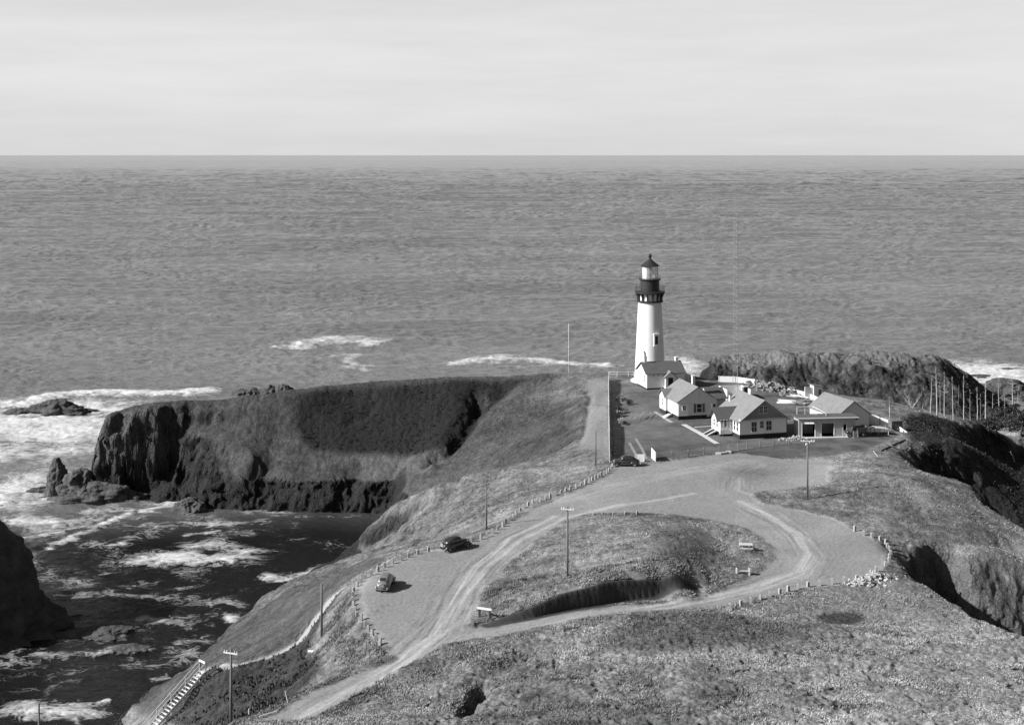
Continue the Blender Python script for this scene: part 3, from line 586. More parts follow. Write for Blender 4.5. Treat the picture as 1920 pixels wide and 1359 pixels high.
at = N(nt, 'ShaderNodeAttribute', attribute_name='foam'); tc = N(nt, 'ShaderNodeTexCoord')
mp = N(nt, 'ShaderNodeMapping'); mp.inputs['Scale'].default_value = (.55, 1.3, 1); nt.links.new(tc.outputs['Object'], mp.inputs['Vector'])
wn = noise(.9, 6, mp.outputs[0], .62)
bp = N(nt, 'ShaderNodeBump'); bp.inputs['Distance'].default_value = .55; bp.inputs['Strength'].default_value = 1
nt.links.new(wn, bp.inputs['Height']); nt.links.new(bp.outputs[0], b.inputs['Normal'])
fo = N(nt, 'ShaderNodeBsdfDiffuse'); nt.links.new(rng(noise(.8, 6), .3, .7, .38, .70), fo.inputs['Color'])
# torn lace: warped ridged noise at two scales decides where the foam closes up
mq = N(nt, 'ShaderNodeMapping'); mq.inputs['Scale'].default_value = (.8, 1.15, 1); nt.links.new(tc.outputs['Object'], mq.inputs['Vector'])
wn2 = N(nt, 'ShaderNodeTexNoise'); wn2.inputs['Scale'].default_value = .16; wn2.inputs['Detail'].default_value = 3; nt.links.new(mq.outputs[0], wn2.inputs['Vector'])
va = N(nt, 'ShaderNodeVectorMath', operation='MULTIPLY_ADD'); va.inputs[1].default_value = (9, 9, 0)
nt.links.new(wn2.outputs['Color'], va.inputs[0]); nt.links.new(mq.outputs[0], va.inputs[2])
def ridge(scale, det):
    n = noise(scale, det, va.outputs[0], .65)
    return mth('SUBTRACT', 1.0, mth('MULTIPLY', mth('ABSOLUTE', mth('SUBTRACT', n, .5), 0), 5.0))
r1 = ridge(.22, 5); r2 = ridge(.75, 4)
lace = mth('ADD', mth('MULTIPLY', r1, .55), mth('MULTIPLY', r2, .45))
den = at.outputs['Fac']
thr = mth('ADD', mth('SUBTRACT', mth('MULTIPLY', den, 1.15), .98), mth('MULTIPLY', lace, .72))
ff = mth('MULTIPLY', rng(thr, .08, .58, 0, 1), rng(den, .05, .45, 0, 1))
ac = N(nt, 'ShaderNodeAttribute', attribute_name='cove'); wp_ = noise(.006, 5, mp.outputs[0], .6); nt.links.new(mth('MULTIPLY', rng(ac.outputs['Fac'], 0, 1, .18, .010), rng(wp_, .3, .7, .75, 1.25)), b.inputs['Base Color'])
ms = N(nt, 'ShaderNodeMixShader'); nt.links.new(ff, ms.inputs[0]); nt.links.new(b.outputs[0], ms.inputs[1]); nt.links.new(fo.outputs[0], ms.inputs[2])
nt.links.new(ms.outputs[0], nt.nodes['Material Output'].inputs['Surface'])
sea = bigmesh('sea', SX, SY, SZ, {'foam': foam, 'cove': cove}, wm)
tag(sea, 'open ocean with low swell, surf and lacy foam in the cove', 'sea', kind='structure')
# ------------------------------------------------------------------ mesh helpers for the objects
class MB:
    def __init__(s): s.v = []; s.f = []; s.M = Matrix.Identity(4); s.sm = False
    def add(s, vs, fs):
        n = len(s.v); s.v += [tuple(s.M @ Vector(v)) for v in vs]; s.f += [tuple(i + n for i in f) for f in fs]; return s
    def box(s, x0, x1, y0, y1, z0, z1):
        return s.add([(x0, y0, z0), (x1, y0, z0), (x1, y1, z0), (x0, y1, z0), (x0, y0, z1), (x1, y0, z1), (x1, y1, z1), (x0, y1, z1)],
                     [(3, 2, 1, 0), (4, 5, 6, 7), (0, 1, 5, 4), (1, 2, 6, 5), (2, 3, 7, 6), (3, 0, 4, 7)])
    def tube(s, a, b, r0, r1=None, n=6, cap=True):
        r1 = r0 if r1 is None else r1; a = Vector(a); b = Vector(b); d = (b - a)
        if d.length < 1e-6: return s
        d.normalize(); u = d.orthogonal().normalized(); w = d.cross(u)
        vs = [a + (u * math.cos(t) + w * math.sin(t)) * r0 for t in [2 * pi * k / n for k in range(n)]] + \
             [b + (u * math.cos(t) + w * math.sin(t)) * r1 for t in [2 * pi * k / n for k in range(n)]]
        fs = [(k, (k + 1) % n, n + (k + 1) % n, n + k) for k in range(n)]
        if cap: fs += [tuple(range(n - 1, -1, -1)), tuple(range(n, 2 * n))]
        return s.add(vs, fs)
    def lathe(s, prof, n=32, c=(0, 0)):
        vs = []; fs = []; m = len(prof)
        for k in range(n):
            t = 2 * pi * k / n
            for r, z in prof: vs.append((c[0] + r * math.cos(t), c[1] + r * math.sin(t), z))
        for k in range(n):
            for j in range(m - 1):
                a = k * m + j; b2 = ((k + 1) % n) * m + j; fs.append((a, b2, b2 + 1, a + 1))
        return s.add(vs, fs)
    def prism(s, poly, axis, lo, hi):
        """extrude a 2-D outline along an axis ('y': poly is x,z; 'x': poly is y,z; 'z': poly is x,y)"""
        m = {'y': lambda p, t: (p[0], t, p[1]), 'x': lambda p, t: (t, p[0], p[1]), 'z': lambda p, t: (p[0], p[1], t)}[axis]
        n = len(poly); vs = [m(p, lo) for p in poly] + [m(p, hi) for p in poly]
        return s.add(vs, [tuple(range(n)), tuple(range(2 * n - 1, n - 1, -1))] + [(k, n + k, n + (k + 1) % n, (k + 1) % n) for k in range(n)])
    def slab(s, p, t):
        """a thick quad: four corners, thickness downward"""
        return s.add(list(p) + [(q[0], q[1], q[2] - t) for q in p], [(0, 1, 2, 3), (7, 6, 5, 4), (0, 4, 5, 1), (1, 5, 6, 2), (2, 6, 7, 3), (3, 7, 4, 0)])
    def loft(s, secs, n=16, e=2.6):
        """secs: (x, y half-width, z low, z high); super-elliptic rings along x"""
        vs = []; fs = []
        for x, hw, z0, z1 in secs:
            for k in range(n):
                t = 2 * pi * (k + .5) / n; c, sn = math.cos(t), math.sin(t)
                vs.append((x, hw * math.copysign(abs(c) ** (2 / e), c), (z0 + z1) / 2 + (z1 - z0) / 2 * math.copysign(abs(sn) ** (2 / e), sn)))
        for j in range(len(secs) - 1):
            for k in range(n): fs.append((j * n + k, j * n + (k + 1) % n, (j + 1) * n + (k + 1) % n, (j + 1) * n + k))
        fs += [tuple(range(n - 1, -1, -1)), tuple(range((len(secs) - 1) * n, len(secs) * n))]
        return s.add(vs, fs)
    def build(s, name, m, parent=None, smooth=False, bevel=0):
        me = bpy.data.meshes.new(name); me.from_pydata(s.v, [], s.f); me.update()
        import bmesh
        bm = bmesh.new(); bm.from_mesh(me); bmesh.ops.recalc_face_normals(bm, faces=bm.faces)
        if bevel: bmesh.ops.bevel(bm, geom=list(bm.edges), offset=bevel, segments=1, affect='EDGES', profile=.5)
        bm.to_mesh(me); bm.free()
        if smooth:
            me.polygons.foreach_set('use_smooth', np.ones(len(me.polygons), bool))
            if smooth == 2: me.set_sharp_from_angle(angle=math.radians(38))
        me.materials.append(m); o = bpy.data.objects.new(name, me); COL.objects.link(o)
        if parent: o.parent = parent
        return o
def thing(name, label, cat, loc=(0, 0, 0), rz=0.0, group=None):
    o = bpy.data.objects.new(name, None); COL.objects.link(o); o.location = loc; o.rotation_euler = (0, 0, rz); o.empty_display_size = .5
    return tag(o, label, cat, group)
def dup(o, loc, rz, label=None, parent=None):
    """copy of a thing with its parts and sub-parts"""
    c = o.copy(); COL.objects.link(c)
    if parent is None: c.location = loc; c.rotation_euler = (0, 0, rz)
    else: c.parent = parent
    if label: c['label'] = label
    for ch in [x for x in SC.objects if x.parent == o]: dup(ch, None, None, None, c)
    return c

WHITE = mat('white_paint', .80, .6, .05, 1.2); CLAP = mat('white_clapboard', .74, .65, .08, 1.5, wave=(.2, .06))
PLASTER = mat('white_masonry', .74, .75, .05, .8, bump=.01, bscale=3); SHINGLE = mat('grey_roof_shingle', .19, .9, .16, .9, wave=(.16, .035))
DSHING = mat('dark_roof_shingle', .105, .85, .16, 1.0, wave=(.16, .035)); SEAM = mat('seamed_metal_roof', .09, .6, .08, 2, wave=(.5, .05, 'X'))
GABLE = mat('grey_gable_shingle', .26, .85, .10, 2, wave=(.2, .03)); BLACK = mat('black_paint', .035, .45, .2, 2); DARK = mat('dark_foundation', .03, .9, .2, 1)
GLASSD = mat('dark_window_glass', .03, .12, .1, 1, spec=.6); WOOD = mat('weathered_wood', .14, .9, .25, 3, stretch=(1, 1, .2)); PALEW = mat('pale_wood', .55, .8, .15, 3)
CONC = mat('concrete', .50, .9, .10, 1.0, bump=.01, bscale=8); SHADEW = mat('weathered_white_wood', .62, .8, .12, 1.5); BRICK = mat('dark_chimney_brick', .08, .9, .2, 4)
GREYW = mat('garage_wall', .40, .75, .06, 1, wave=(.16, .02)); ROCK = mat('sea_rock', .075, .95, .45, .5, bump=.5, bscale=1.1); STONE = mat('pale_rubble_stone', .38, .9, .3, 2, bump=.05, bscale=6)
BARK = mat('bleached_bark', .36, .9, .25, 3, stretch=(1, 1, .3)); DBARK = mat('dark_bark', .09, .95, .3, 3); LEAF = mat('dark_foliage', .055, .9, .5, 2.0); LLEAF = mat('light_foliage', .20, .9, .4, 2.5)
STEEL = mat('painted_steel', .32, .5, .05, 2); FENW = mat('fence_post_wood', .34, .85, .2, 3); WIRE = mat('galvanised_wire', .28, .5, .05, 2); RUBBER = mat('tyre_rubber', .03, .8, .1, 4); CHROME = mat('chrome', .7, .2, .02, 2, metal=1.0)
POSTW = mat('post_whitewash', .34, .8, .22, 5); INTER = mat('unlit_interior', .02, .9, .1, 1)
glass = bpy.data.materials.new('lantern_glass'); glass.use_nodes = True; gn = glass.node_tree; gb = gn.nodes['Principled BSDF']
gb.inputs['Base Color'].default_value = (.9, .9, .9, 1); gb.inputs['Roughness'].default_value = .03; gb.inputs['Alpha'].default_value = .22
lensm = mat('lens_prisms', .62, .12, .15, 6, spec=.9); LPANEL = mat('lantern_white_panel', .8, .8, .03, 2)

# ------------------------------------------------------------------ lighthouse
GYARD = gz(31.3, 290)
LH = thing('lighthouse', 'tall tapering white lighthouse tower with black gallery, glazed lantern and black conical roof', 'lighthouse', (31.3, 290.6, 24.6), math.radians(13))
MB().lathe([(0, -1.2), (4.35, -1.2), (4.35, .35), (4.0, .55), (3.55, .75), (3.50, .8)], 48).build('plinth', PLASTER, LH, 2)
prof = [(3.50, .78)] + [(3.50 - .86 * (i / 12) ** .92, .8 + 17.35 * i / 12) for i in range(13)] + [(0, 18.15)]
MB().lathe(prof, 64).build('tower', PLASTER, LH, 2)
MB().lathe([(2.6, 18.12), (2.98, 18.12), (3.02, 18.45), (2.75, 18.5), (2.6, 18.5)], 64).build('lower_moulding', BLACK, LH, 2)
MB().lathe([(2.5, 18.5), (2.5, 20.1)], 64).build('frieze', PLASTER, LH, 2)
for k in range(14):
    m = MB(); m.M = Matrix.Rotation(2 * pi * (k + .3) / 14, 4, 'Z')
    m.prism([(2.5, 18.5), (2.85, 18.5), (2.9, 19.2), (3.15, 19.7), (3.3, 20.1), (2.5, 20.1)], 'y', -.13, .13).build('bracket', BLACK, LH)
MB().lathe([(0, 20.1), (3.35, 20.1), (3.45, 20.2), (3.45, 20.45), (3.3, 20.55), (0, 20.55)], 64).build('gallery_deck', BLACK, LH, 2)
m = MB()
for k in range(28):
    t = 2 * pi * k / 28; m.tube((3.3 * math.cos(t), 3.3 * math.sin(t), 20.5), (3.3 * math.cos(t), 3.3 * math.sin(t), 21.75), .022, n=4)
for z in (20.95, 21.35, 21.75):
    for k in range(28):
        t, u = 2 * pi * k / 28, 2 * pi * (k + 1) / 28; m.tube((3.3 * math.cos(t), 3.3 * math.sin(t), z), (3.3 * math.cos(u), 3.3 * math.sin(u), z), .028, n=4, cap=False)
m.build('gallery_railing', BLACK, LH)
MB().lathe([(2.15, 20.5), (2.15, 23.0), (2.35, 23.05), (2.5, 23.2), (2.5, 23.35), (0, 23.4)], 48).build('watch_room', BLACK, LH, 2)
m = MB()
for k in range(20):
    t, u = 2 * pi * k / 20, 2 * pi * (k + 1) / 20; m.tube((2.38 * math.cos(t), 2.38 * math.sin(t), 23.3), (2.38 * math.cos(t), 2.38 * math.sin(t), 24.1), .015, n=4)
    for z in (23.7, 24.1): m.tube((2.38 * math.cos(t), 2.38 * math.sin(t), z), (2.38 * math.cos(u), 2.38 * math.sin(u), z), .016, n=4, cap=False)
m.build('lantern_railing', BLACK, LH)
ln_ = MB().lathe([(1.78, 23.38), (1.78, 26.25)], 16).build('lantern_glazing', glass, LH)
m = MB()
for k in range(16):
    t, u = 2 * pi * k / 16, 2 * pi * (k + 1) / 16; c0 = (1.8 * math.cos(t), 1.8 * math.sin(t)); c1 = (1.8 * math.cos(u), 1.8 * math.sin(u))
    m.tube((*c0, 23.38), (*c0, 26.25), .035, n=4)
    for z in (24.35, 25.3): m.tube((*c0, z), (*c1, z), .022, n=4, cap=False)
m.build('glazing_bar', STEEL, ln_)
MB().lathe([(0, 23.4), (.45, 23.4), (.5, 24.1), (.78, 24.3), (.95, 24.8), (.88, 25.2), (.6, 25.7), (.25, 25.95), (0, 26)], 24).build('lens', lensm, LH)
m = MB()
for k in range(4):
    a0 = math.radians(168 + 15 * k); a1 = a0 + math.radians(13)
    m.add([(1.66 * math.cos(t), 1.66 * math.sin(t), z) for z in (23.45, 26.15) for t in (a0, a1)], [(0, 1, 3, 2)])
m.build('white_panel', LPANEL, LH)  # white panels behind some of the lantern panes
MB().lathe([(0, 26.2), (2.12, 26.2), (2.18, 26.35), (1.1, 27.15), (.55, 27.6), (.32, 27.95), (.2, 28.1)], 32).build('lantern_roof', BLACK, LH, 2)
MB().lathe([(.2, 28.05), (.24, 28.15), (.42, 28.35), (.46, 28.55), (.36, 28.75), (.2, 28.9), (.06, 29.1), (0, 29.35)], 20).build('ventilator_ball', BLACK, LH, True)
def tower_window(z, ang):
    m = MB(); m.M = Matrix.Rotation(math.radians(ang), 4, 'Z'); r = 3.5 - .86 * ((z - .8) / 17.35)
    f = m.box(-.62, .62, -r - .12, -r + .5, z - 1.25, z + 1.15).build('window', WHITE, LH)
    m = MB(); m.M = Matrix.Rotation(math.radians(ang), 4, 'Z'); m.box(-.36, .36, -r - .15, -r, z - 1.0, z + .85).build('pane', GLASSD, f)
    m = MB(); m.M = Matrix.Rotation(math.radians(ang), 4, 'Z'); m.box(-.8, .8, -r - .3, -r + .1, z + 1.15, z + 1.38).build('lintel', WHITE, f)
    m = MB(); m.M = Matrix.Rotation(math.radians(ang), 4, 'Z'); m.box(-.72, .72, -r - .24, -r + .1, z - 1.42, z - 1.25).build('sill', WHITE, f)
tower_window(9.9, 9.0)

# ------------------------------------------------------------------ buildings
def window(parent, x0, x1, z0, z1, y=0.0, face='front', bars=1, shutters=False, frame=None):
    """a window on the front (y = const, facing -y) or on the left (x = const, facing -x): frame with pane and bars"""
    def B(m, a0, a1, d0, d1, zz0, zz1):
        return m.box(a0, a1, y - d1, y - d0, zz0, zz1) if face == 'front' else m.box(y - d1, y - d0, a0, a1, zz0, zz1)
    m = MB(); w = .09
    B(m, x0 - w, x0, -.02, .06, z0 - w, z1 + w); B(m, x1, x1 + w, -.02, .06, z0 - w, z1 + w); B(m, x0, x1, -.02, .058, z1, z1 + w); B(m, x0, x1, -.02, .085, z0 - w, z0)
    for k in range(1, bars + 1):
        xx = x0 + (x1 - x0) * k / (bars + 1); B(m, xx - .025, xx + .025, .022, .045, z0, z1)
    B(m, x0, x1, .024, .043, (z0 + z1) / 2 - .03, (z0 + z1) / 2 + .03)
    f = m.build('window', frame or WHITE, parent)
    B(MB(), x0, x1, -.02, .02, z0, z1).build('pane', GLASSD, f)
    if shutters:
        B(MB(), x0 - .62, x0 - .12, -.02, .07, z0 - .03, z1 + .03).build('shutter', DARKSH, f); B(MB(), x1 + .12, x1 + .62, -.02, .07, z0 - .03, z1 + .03).build('shutter', DARKSH, f)
    return f
DARKSH = mat('dark_shutter', .12, .8, .1, 3)
def gable_front(root, x0, x1, y0, y1, ze, zr, wallm, roofm, ov=.35, ovf=.35, zb=.0, th=.14, wname='wall', rname='roof', found=.45):
    """gable house with its ridge along local y"""
    xm = (x0 + x1) / 2
    MB().prism([(x0, found), (x1, found), (x1, ze), (xm, zr), (x0, ze)], 'y', y0, y1).build(wname, wallm, root)
    MB().box(x0 + .03, x1 - .03, y0 + .03, y1 - .03, -1.0, found + .02).build('foundation', DARK, root)
    s = (zr - ze) / (xm - x0); e = th * .9
    m = MB(); m.slab([(x0 - ov, y0 - ovf, ze - s * ov + e), (xm, y0 - ovf, zr + e), (xm, y1 + ovf, zr + e), (x0 - ov, y1 + ovf, ze - s * ov + e)], th)
    m.slab([(xm, y0 - ovf, zr + e), (x1 + ov, y0 - ovf, ze - s * ov + e), (x1 + ov, y1 + ovf, ze - s * ov + e), (xm, y1 + ovf, zr + e)], th)
    return m.build(rname, roofm, root)
def gable_side(root, x0, x1, y0, y1, ze, zr, wallm, roofm, ov=.3, ovl=.3, ovr=0.0, th=.12, wname='side_wing', rname='wing_roof', found=.75, fnd=True):
    """gable block with its ridge along local x"""
    ym = (y0 + y1) / 2
    MB().prism([(y0, found), (y1, found), (y1, ze), (ym, zr), (y0, ze)], 'x', x0, x1).build(wname, wallm, root)
    if fnd: MB().box(x0 + .03, x1 - .03, y0 + .03, y1 - .03, -1.0, found + .015).build('foundation', DARK, root)
    s = (zr - ze) / (ym - y0); e = th * .9
    m = MB(); m.slab([(x0 - ovl, y0 - ov, ze - s * ov + e), (x1 + ovr, y0 - ov, ze - s * ov + e), (x1 + ovr, ym, zr + e), (x0 - ovl, ym, zr + e)], th)
    m.slab([(x0 - ovl, ym, zr + e), (x1 + ovr, ym, zr + e), (x1 + ovr, y1 + ov, ze - s * ov + e), (x0 - ovl, y1 + ov, ze - s * ov + e)], th)
    return m.build(rname, roofm, root)
def corner(px, py, rot, name, label, cat):
    x, y, z = hit(px, py); return thing(name, label, cat, (x, y, z), math.radians(rot))
# workroom at the foot of the tower
wk = corner(1213, 731, 13, 'oil_house', 'small white gabled workroom joined to the foot of the lighthouse, with a dark porch door', 'building')
gable_side(wk, 0, 8.6, 0, 6.6, 3.55, 5.5, PLASTER, DSHING, ov=.35, ovl=.4, ovr=.4, wname='wall', rname='roof', found=.35)
pr = gable_front(wk, 4.0, 6.2, -.9, 1.5, 2.9, 3.9, PLASTER, SHINGLE, ov=.35, ovf=.3, wname='porch', rname='porch_roof', found=.2)
d = MB().box(4.55, 5.65, -.97, -.9, .25, 2.6).build('door', INTER, wk); MB().box(5.45, 5.53, -1.0, -.97, 1.2, 1.32).build('handle', CHROME, d)
MB().box(6.3, 6.45, -.05, 0, 1.0, 2.6).build('narrow_window', GLASSD, wk)
window(wk, 1.3, 1.9, 1.4, 3.0, 0, 'left'); window(wk, 4.2, 4.8, 1.4, 3.0, 0, 'left')
for k in (1.6, 2.7): MB().tube((k, -.03, 3.05), (k, .02, 3.05), .14, n=10).build('vent', GLASSD, wk)
def chimney(root, x, y, z0, z1, w=.45, m_=WHITE, cap=None, name='chimney'):
    c = MB().box(x - w / 2, x + w / 2, y - w / 2, y + w / 2, z0, z1).build(name, m_, root)
    MB().box(x - w / 2 - .07, x + w / 2 + .07, y - w / 2 - .07, y + w / 2 + .07, z1, z1 + .12).build('cap', cap or m_, c); return c
c = chimney(wk, .7, 3.3, 4.9, 6.7, .62); MB().tube((.7, 3.3, 6.8), (.7, 3.3, 7.5), .17).tube((.7, 3.3, 7.45), (.35, 3.1, 7.9), .15).build('cowl', BLACK, c)
chimney(wk, 8.0, 3.3, 4.9, 6.3, .7)
# first dwelling, nearest the tower
h1 = corner(1272, 788, 14, 'keepers_house', 'white clapboard house with pale grey gable roof and one dark shuttered window, below the lighthouse', 'house')
gable_front(h1, 0, 7.9, 0, 9.2, 3.6, 6.15, CLAP, SHINGLE, ov=.4, ovf=.3, found=.8)  # dark foundation band made taller to take in shade as well
gable_side(h1, -.45, 1.6, 5.6, 9.0, 3.5, 4.75, CLAP, SHINGLE, ov=.25, ovl=.35, ovr=.9, th=.1)
gable_side(h1, 7.9, 11.6, 4.4, 9.0, 3.0, 4.6, CLAP, DSHING, ov=.3, ovl=0, ovr=.3, wname='rear_wing')
MB().box(-.06, 0, .1, 5.3, .8, 3.35).build('porch_screen', SHADEW, h1)
m = MB()
for k in range(7): m.box(-.12, -.06, .1 + k * .84, .24 + k * .84, .8, 3.4)
m.box(-.115, -.062, .1, 5.3, 1.35, 1.47).box(-.13, -.06, .1, 5.3, 3.3, 3.45); m.build('porch_posts', WHITE, h1)
MB().box(.02, 2.05, -.05, 0, .78, 2.9).build('porch_front', WHITE, h1)
window(h1, .85, 1.45, 1.9, 2.7, -.05); window(h1, 3.75, 4.75, 1.35, 2.95, 0, bars=0, shutters=True); MB().box(4.1, 4.5, -.03, .02, 4.4, 5.1).build('attic_vent', SHADEW, h1)
window(h1, 7.0, 7.5, 1.6, 3.0, -.45, 'left')
chimney(h1, 5.3, 5.6, 5.0, 7.3, .55)
m = MB()
for k in range(4): m.box(-1.6 + k * .3, -.1, 3.2, 4.3, -.3, .12 * (k + 1))
s_ = m.build('steps', CONC, h1); MB().prism([(-1.9, -.2), (-1.6, -.2), (-.1, .55), (-.1, .85)], 'y', 3.05, 3.2).build('cheek_wall', WHITE, s_)
# second dwelling
h2 = corner(1387, 824, 15, 'keepers_house', 'nearer white house with grey gable, twin attic windows and dark seamed porch roof', 'house')
gable_front(h2, 0, 9.1, 0, 9.4, 3.4, 6.75, PLASTER, SHINGLE, ov=.45, ovf=.75, found=.8)  # here too the dark foundation includes painted shade
MB().prism([(.55, 3.62), (8.55, 3.62), (4.55, 6.58)], 'y', -.05, .0).build('gable_shingles', GABLE, h2)
MB().slab([(-.2, -.62, 3.42), (9.3, -.62, 3.42), (9.3, 0, 3.62), (-.2, 0, 3.62)], .12).build('pent_roof', SHADEW, h2)
gable_side(h2, -2.3, 2.0, 3.3, 7.0, 3.1, 4.8, PLASTER, SEAM, ov=.4, ovl=.75, ovr=.9)
for a0, a1, z0, z1 in ((2.3, 3.25, 1.25, 2.95), (3.95, 4.6, 1.85, 3.0), (5.15, 6.15, 1.4, 3.0)): window(h2, a0, a1, z0, z1, frame=SHADEW)
for a0 in (3.75, 4.65): window(h2, a0, a0 + .7, 4.5, 5.7, -.05, frame=SHADEW)
for a0 in (.55, 1.75): window(h2, a0, a0 + .7, 1.3, 2.95, 0, 'left', bars=0)
window(h2, 4.2, 4.8, 1.5, 2.7, -2.3, 'left', bars=0); window(h2, 5.5, 6.1, 1.5, 2.7, -2.3, 'left', bars=0); window(h2, -1.6, -1.1, 1.7, 2.9, 3.3, bars=0)
for k in range(4): MB().box(-2.4 + k * .62, -2.24 + k * .62, 2.95, 3.1, .4, 3.0).build('porch_post', WHITE, h2)
MB().box(-2.4, 0, 2.97, 3.27, .4, 1.2).build('porch_rail', WHITE, h2)
m = MB()
for k in range(5): m.box(-4.3 + k * .36, -2.3, 4.6, 5.9, -.3, .13 * (k + 1))
s_ = m.build('steps', DARK, h2); MB().prism([(-4.6, -.05), (-4.2, -.05), (-2.3, .72), (-2.3, 1.0)], 'y', 4.4, 4.6).prism([(-4.6, -.05), (-4.2, -.05), (-2.3, .72), (-2.3, 1.0)], 'y', 5.9, 6.1).build('cheek_wall', WHITE, s_)
chimney(h2, 5.1, 8.6, 5.6, 7.6, .8, BRICK, CONC); chimney(h2, -2.2, 6.4, 4.1, 5.2, .6, BRICK); chimney(h2, 2.3, 8.9, 4.8, 6.2, .45, WHITE, BRICK)
MB().box(9.1, 9.9, 1.2, 7.0, -.5, 3.1).build('side_lean_to', WOOD, h2)
# garage
ROOFD = mat('tarred_roof', .10, .9, .2, 1)
g = corner(1498, 820, 5.5, 'garage', 'long low garage with flat roof, two open dark bays and white railing on top', 'garage')
for a0, a1, z0, z1 in ((0, .6, -.5, 3.3), (2.95, 4.15, -.5, 3.3), (6.45, 8.0, -.5, 3.3), (8.9, 10.4, -.5, 3.3)): MB().box(a0, a1, 0, .2, z0, z1).build('front_wall', GREYW, g)
for a0, a1, z0 in ((.6, 2.95, 2.4), (4.15, 6.45, 2.4), (8.0, 8.9, 2.15)): MB().box(a0, a1, .003, .2, z0, 3.3).build('door_lintel', GREYW, g)
MB().box(0, .2, .2, 2.9, -.5, 3.3).box(10.2, 10.4, .2, 2.9, -.5, 3.3).box(.2, 10.2, 2.75, 2.9, -.5, 3.3).build('rear_wall', GREYW, g)
MB().box(.2, 10.2, .2, 2.75, -.1, .03).box(3.5, 3.6, .2, 2.75, .03, 3.3).box(7.2, 7.3, .2, 2.75, .03, 3.3).build('interior', INTER, g)
r_ = MB().box(-.35, 10.9, -.45, 3.1, 3.3, 3.55).build('roof', ROOFD, g); MB().box(-.36, 10.91, -.47, -.45, 3.35, 3.58).build('fascia', WHITE, r_)
for a0 in (.5, 2.95, 4.05, 6.45): MB().box(a0, a0 + .1, -.04, 0, -.2, 2.45).build('door_post', WHITE, g)
MB().box(8.05, 8.14, -.04, .0, -.2, 2.2).box(8.76, 8.85, -.04, .0, -.2, 2.2).box(8.14, 8.76, .1, .14, 0, 1.1).build('side_door', WHITE, g)
MB().box(-.05, 9.5, -1.0, -.02, -.4, .06).build('apron', CONC, g)
MB().slab([(.9, -.75, 2.55), (2.6, -.75, 2.55), (2.6, 0, 2.85), (.9, 0, 2.85)], .06).build('awning', SHADEW, g)
m = MB()
for x, y, h in ((.5, 2.7, 4.9), (2.0, 2.8, 4.95), (3.5, 2.8, 5.0), (3.9, 2.2, 4.6), (5.3, 1.0, 4.0)): m.box(x, x + .09, y, y + .09, 3.55, h)
m.tube((.5, 2.75, 4.85), (3.5, 2.85, 4.95), .05, n=4).tube((.5, 2.75, 4.2), (3.5, 2.85, 4.25), .035, n=4).tube((3.5, 2.85, 4.95), (5.3, 1.05, 4.0), .05, n=4)
m.build('railing', WHITE, r_)
# store with the big roof
s2 = thing('storehouse', 'plain white storehouse with broad pale gable roof behind the garage', 'building', (60.2, 236.2, 25.45), math.radians(19))
gable_front(s2, 0, 6.6, 0, 9.6, 2.55, 4.9, PLASTER, SHINGLE, ov=.4, ovf=.25, found=0)
MB().box(3.7, 4.3, -.04, .02, 1.5, 2.3).build('window', GLASSD, s2)
# hut with its screen wall
x, y, z = hit(1526, 748); hu = thing('hut', 'tiny white hut with sloping roof beside a white screen wall, behind the storehouse', 'hut', (x, y, z), math.radians(16))
MB().prism([(0, 0), (2.0, 0), (2.0, 2.35), (0, 2.75)], 'y', 0, 1.6).build('wall', WHITE, hu); MB().slab([(-.25, -.3, 2.95), (2.3, -.3, 2.5), (2.3, 1.9, 2.5), (-.25, 1.9, 2.95)], .12).build('roof', SHINGLE, hu)
MB().box(1.1, 1.7, -.04, .02, .1, 1.9).build('door', DARKSH, hu)
MB().prism([(-1.9, -.3), (-.02, -.3), (-.02, 2.3), (-1.9, 2.6)], 'y', .3, .45).build('screen_wall', WHITE, hu)
# walled pen round the mast, cistern
pen = thing('mast_enclosure', 'low white walled enclosure at the foot of the radio mast', 'wall', (46.7, 268.4, gz(46.7, 268.4)), math.radians(10))
MB().box(-2.6, -2.45, -2.6, 2.6, -.3, 2.1).box(-2.45, 2.6, 2.45, 2.6, -.3, 2.1).box(2.45, 2.6, -2.6, 2.45, -.3, 2.1).build('wall', WHITE, pen)
ci = thing('cistern', 'squat white cistern beside the lighthouse workroom', 'tank', (39.2, 287.6, gz(39.2, 287.6)))
MB().lathe([(0, -.5), (1.5, -.5), (1.5, 1.5), (1.35, 1.7), (0, 2.0)], 24).build('tank', WHITE, ci, 2); m = MB()
for k in range(12): t = 2 * pi * k / 12; m.tube((1.53 * math.cos(t), 1.53 * math.sin(t), -.3), (1.53 * math.cos(t), 1.53 * math.sin(t), 1.5), .035, n=4)
m.build('stave_ribs', SHADEW, ci)
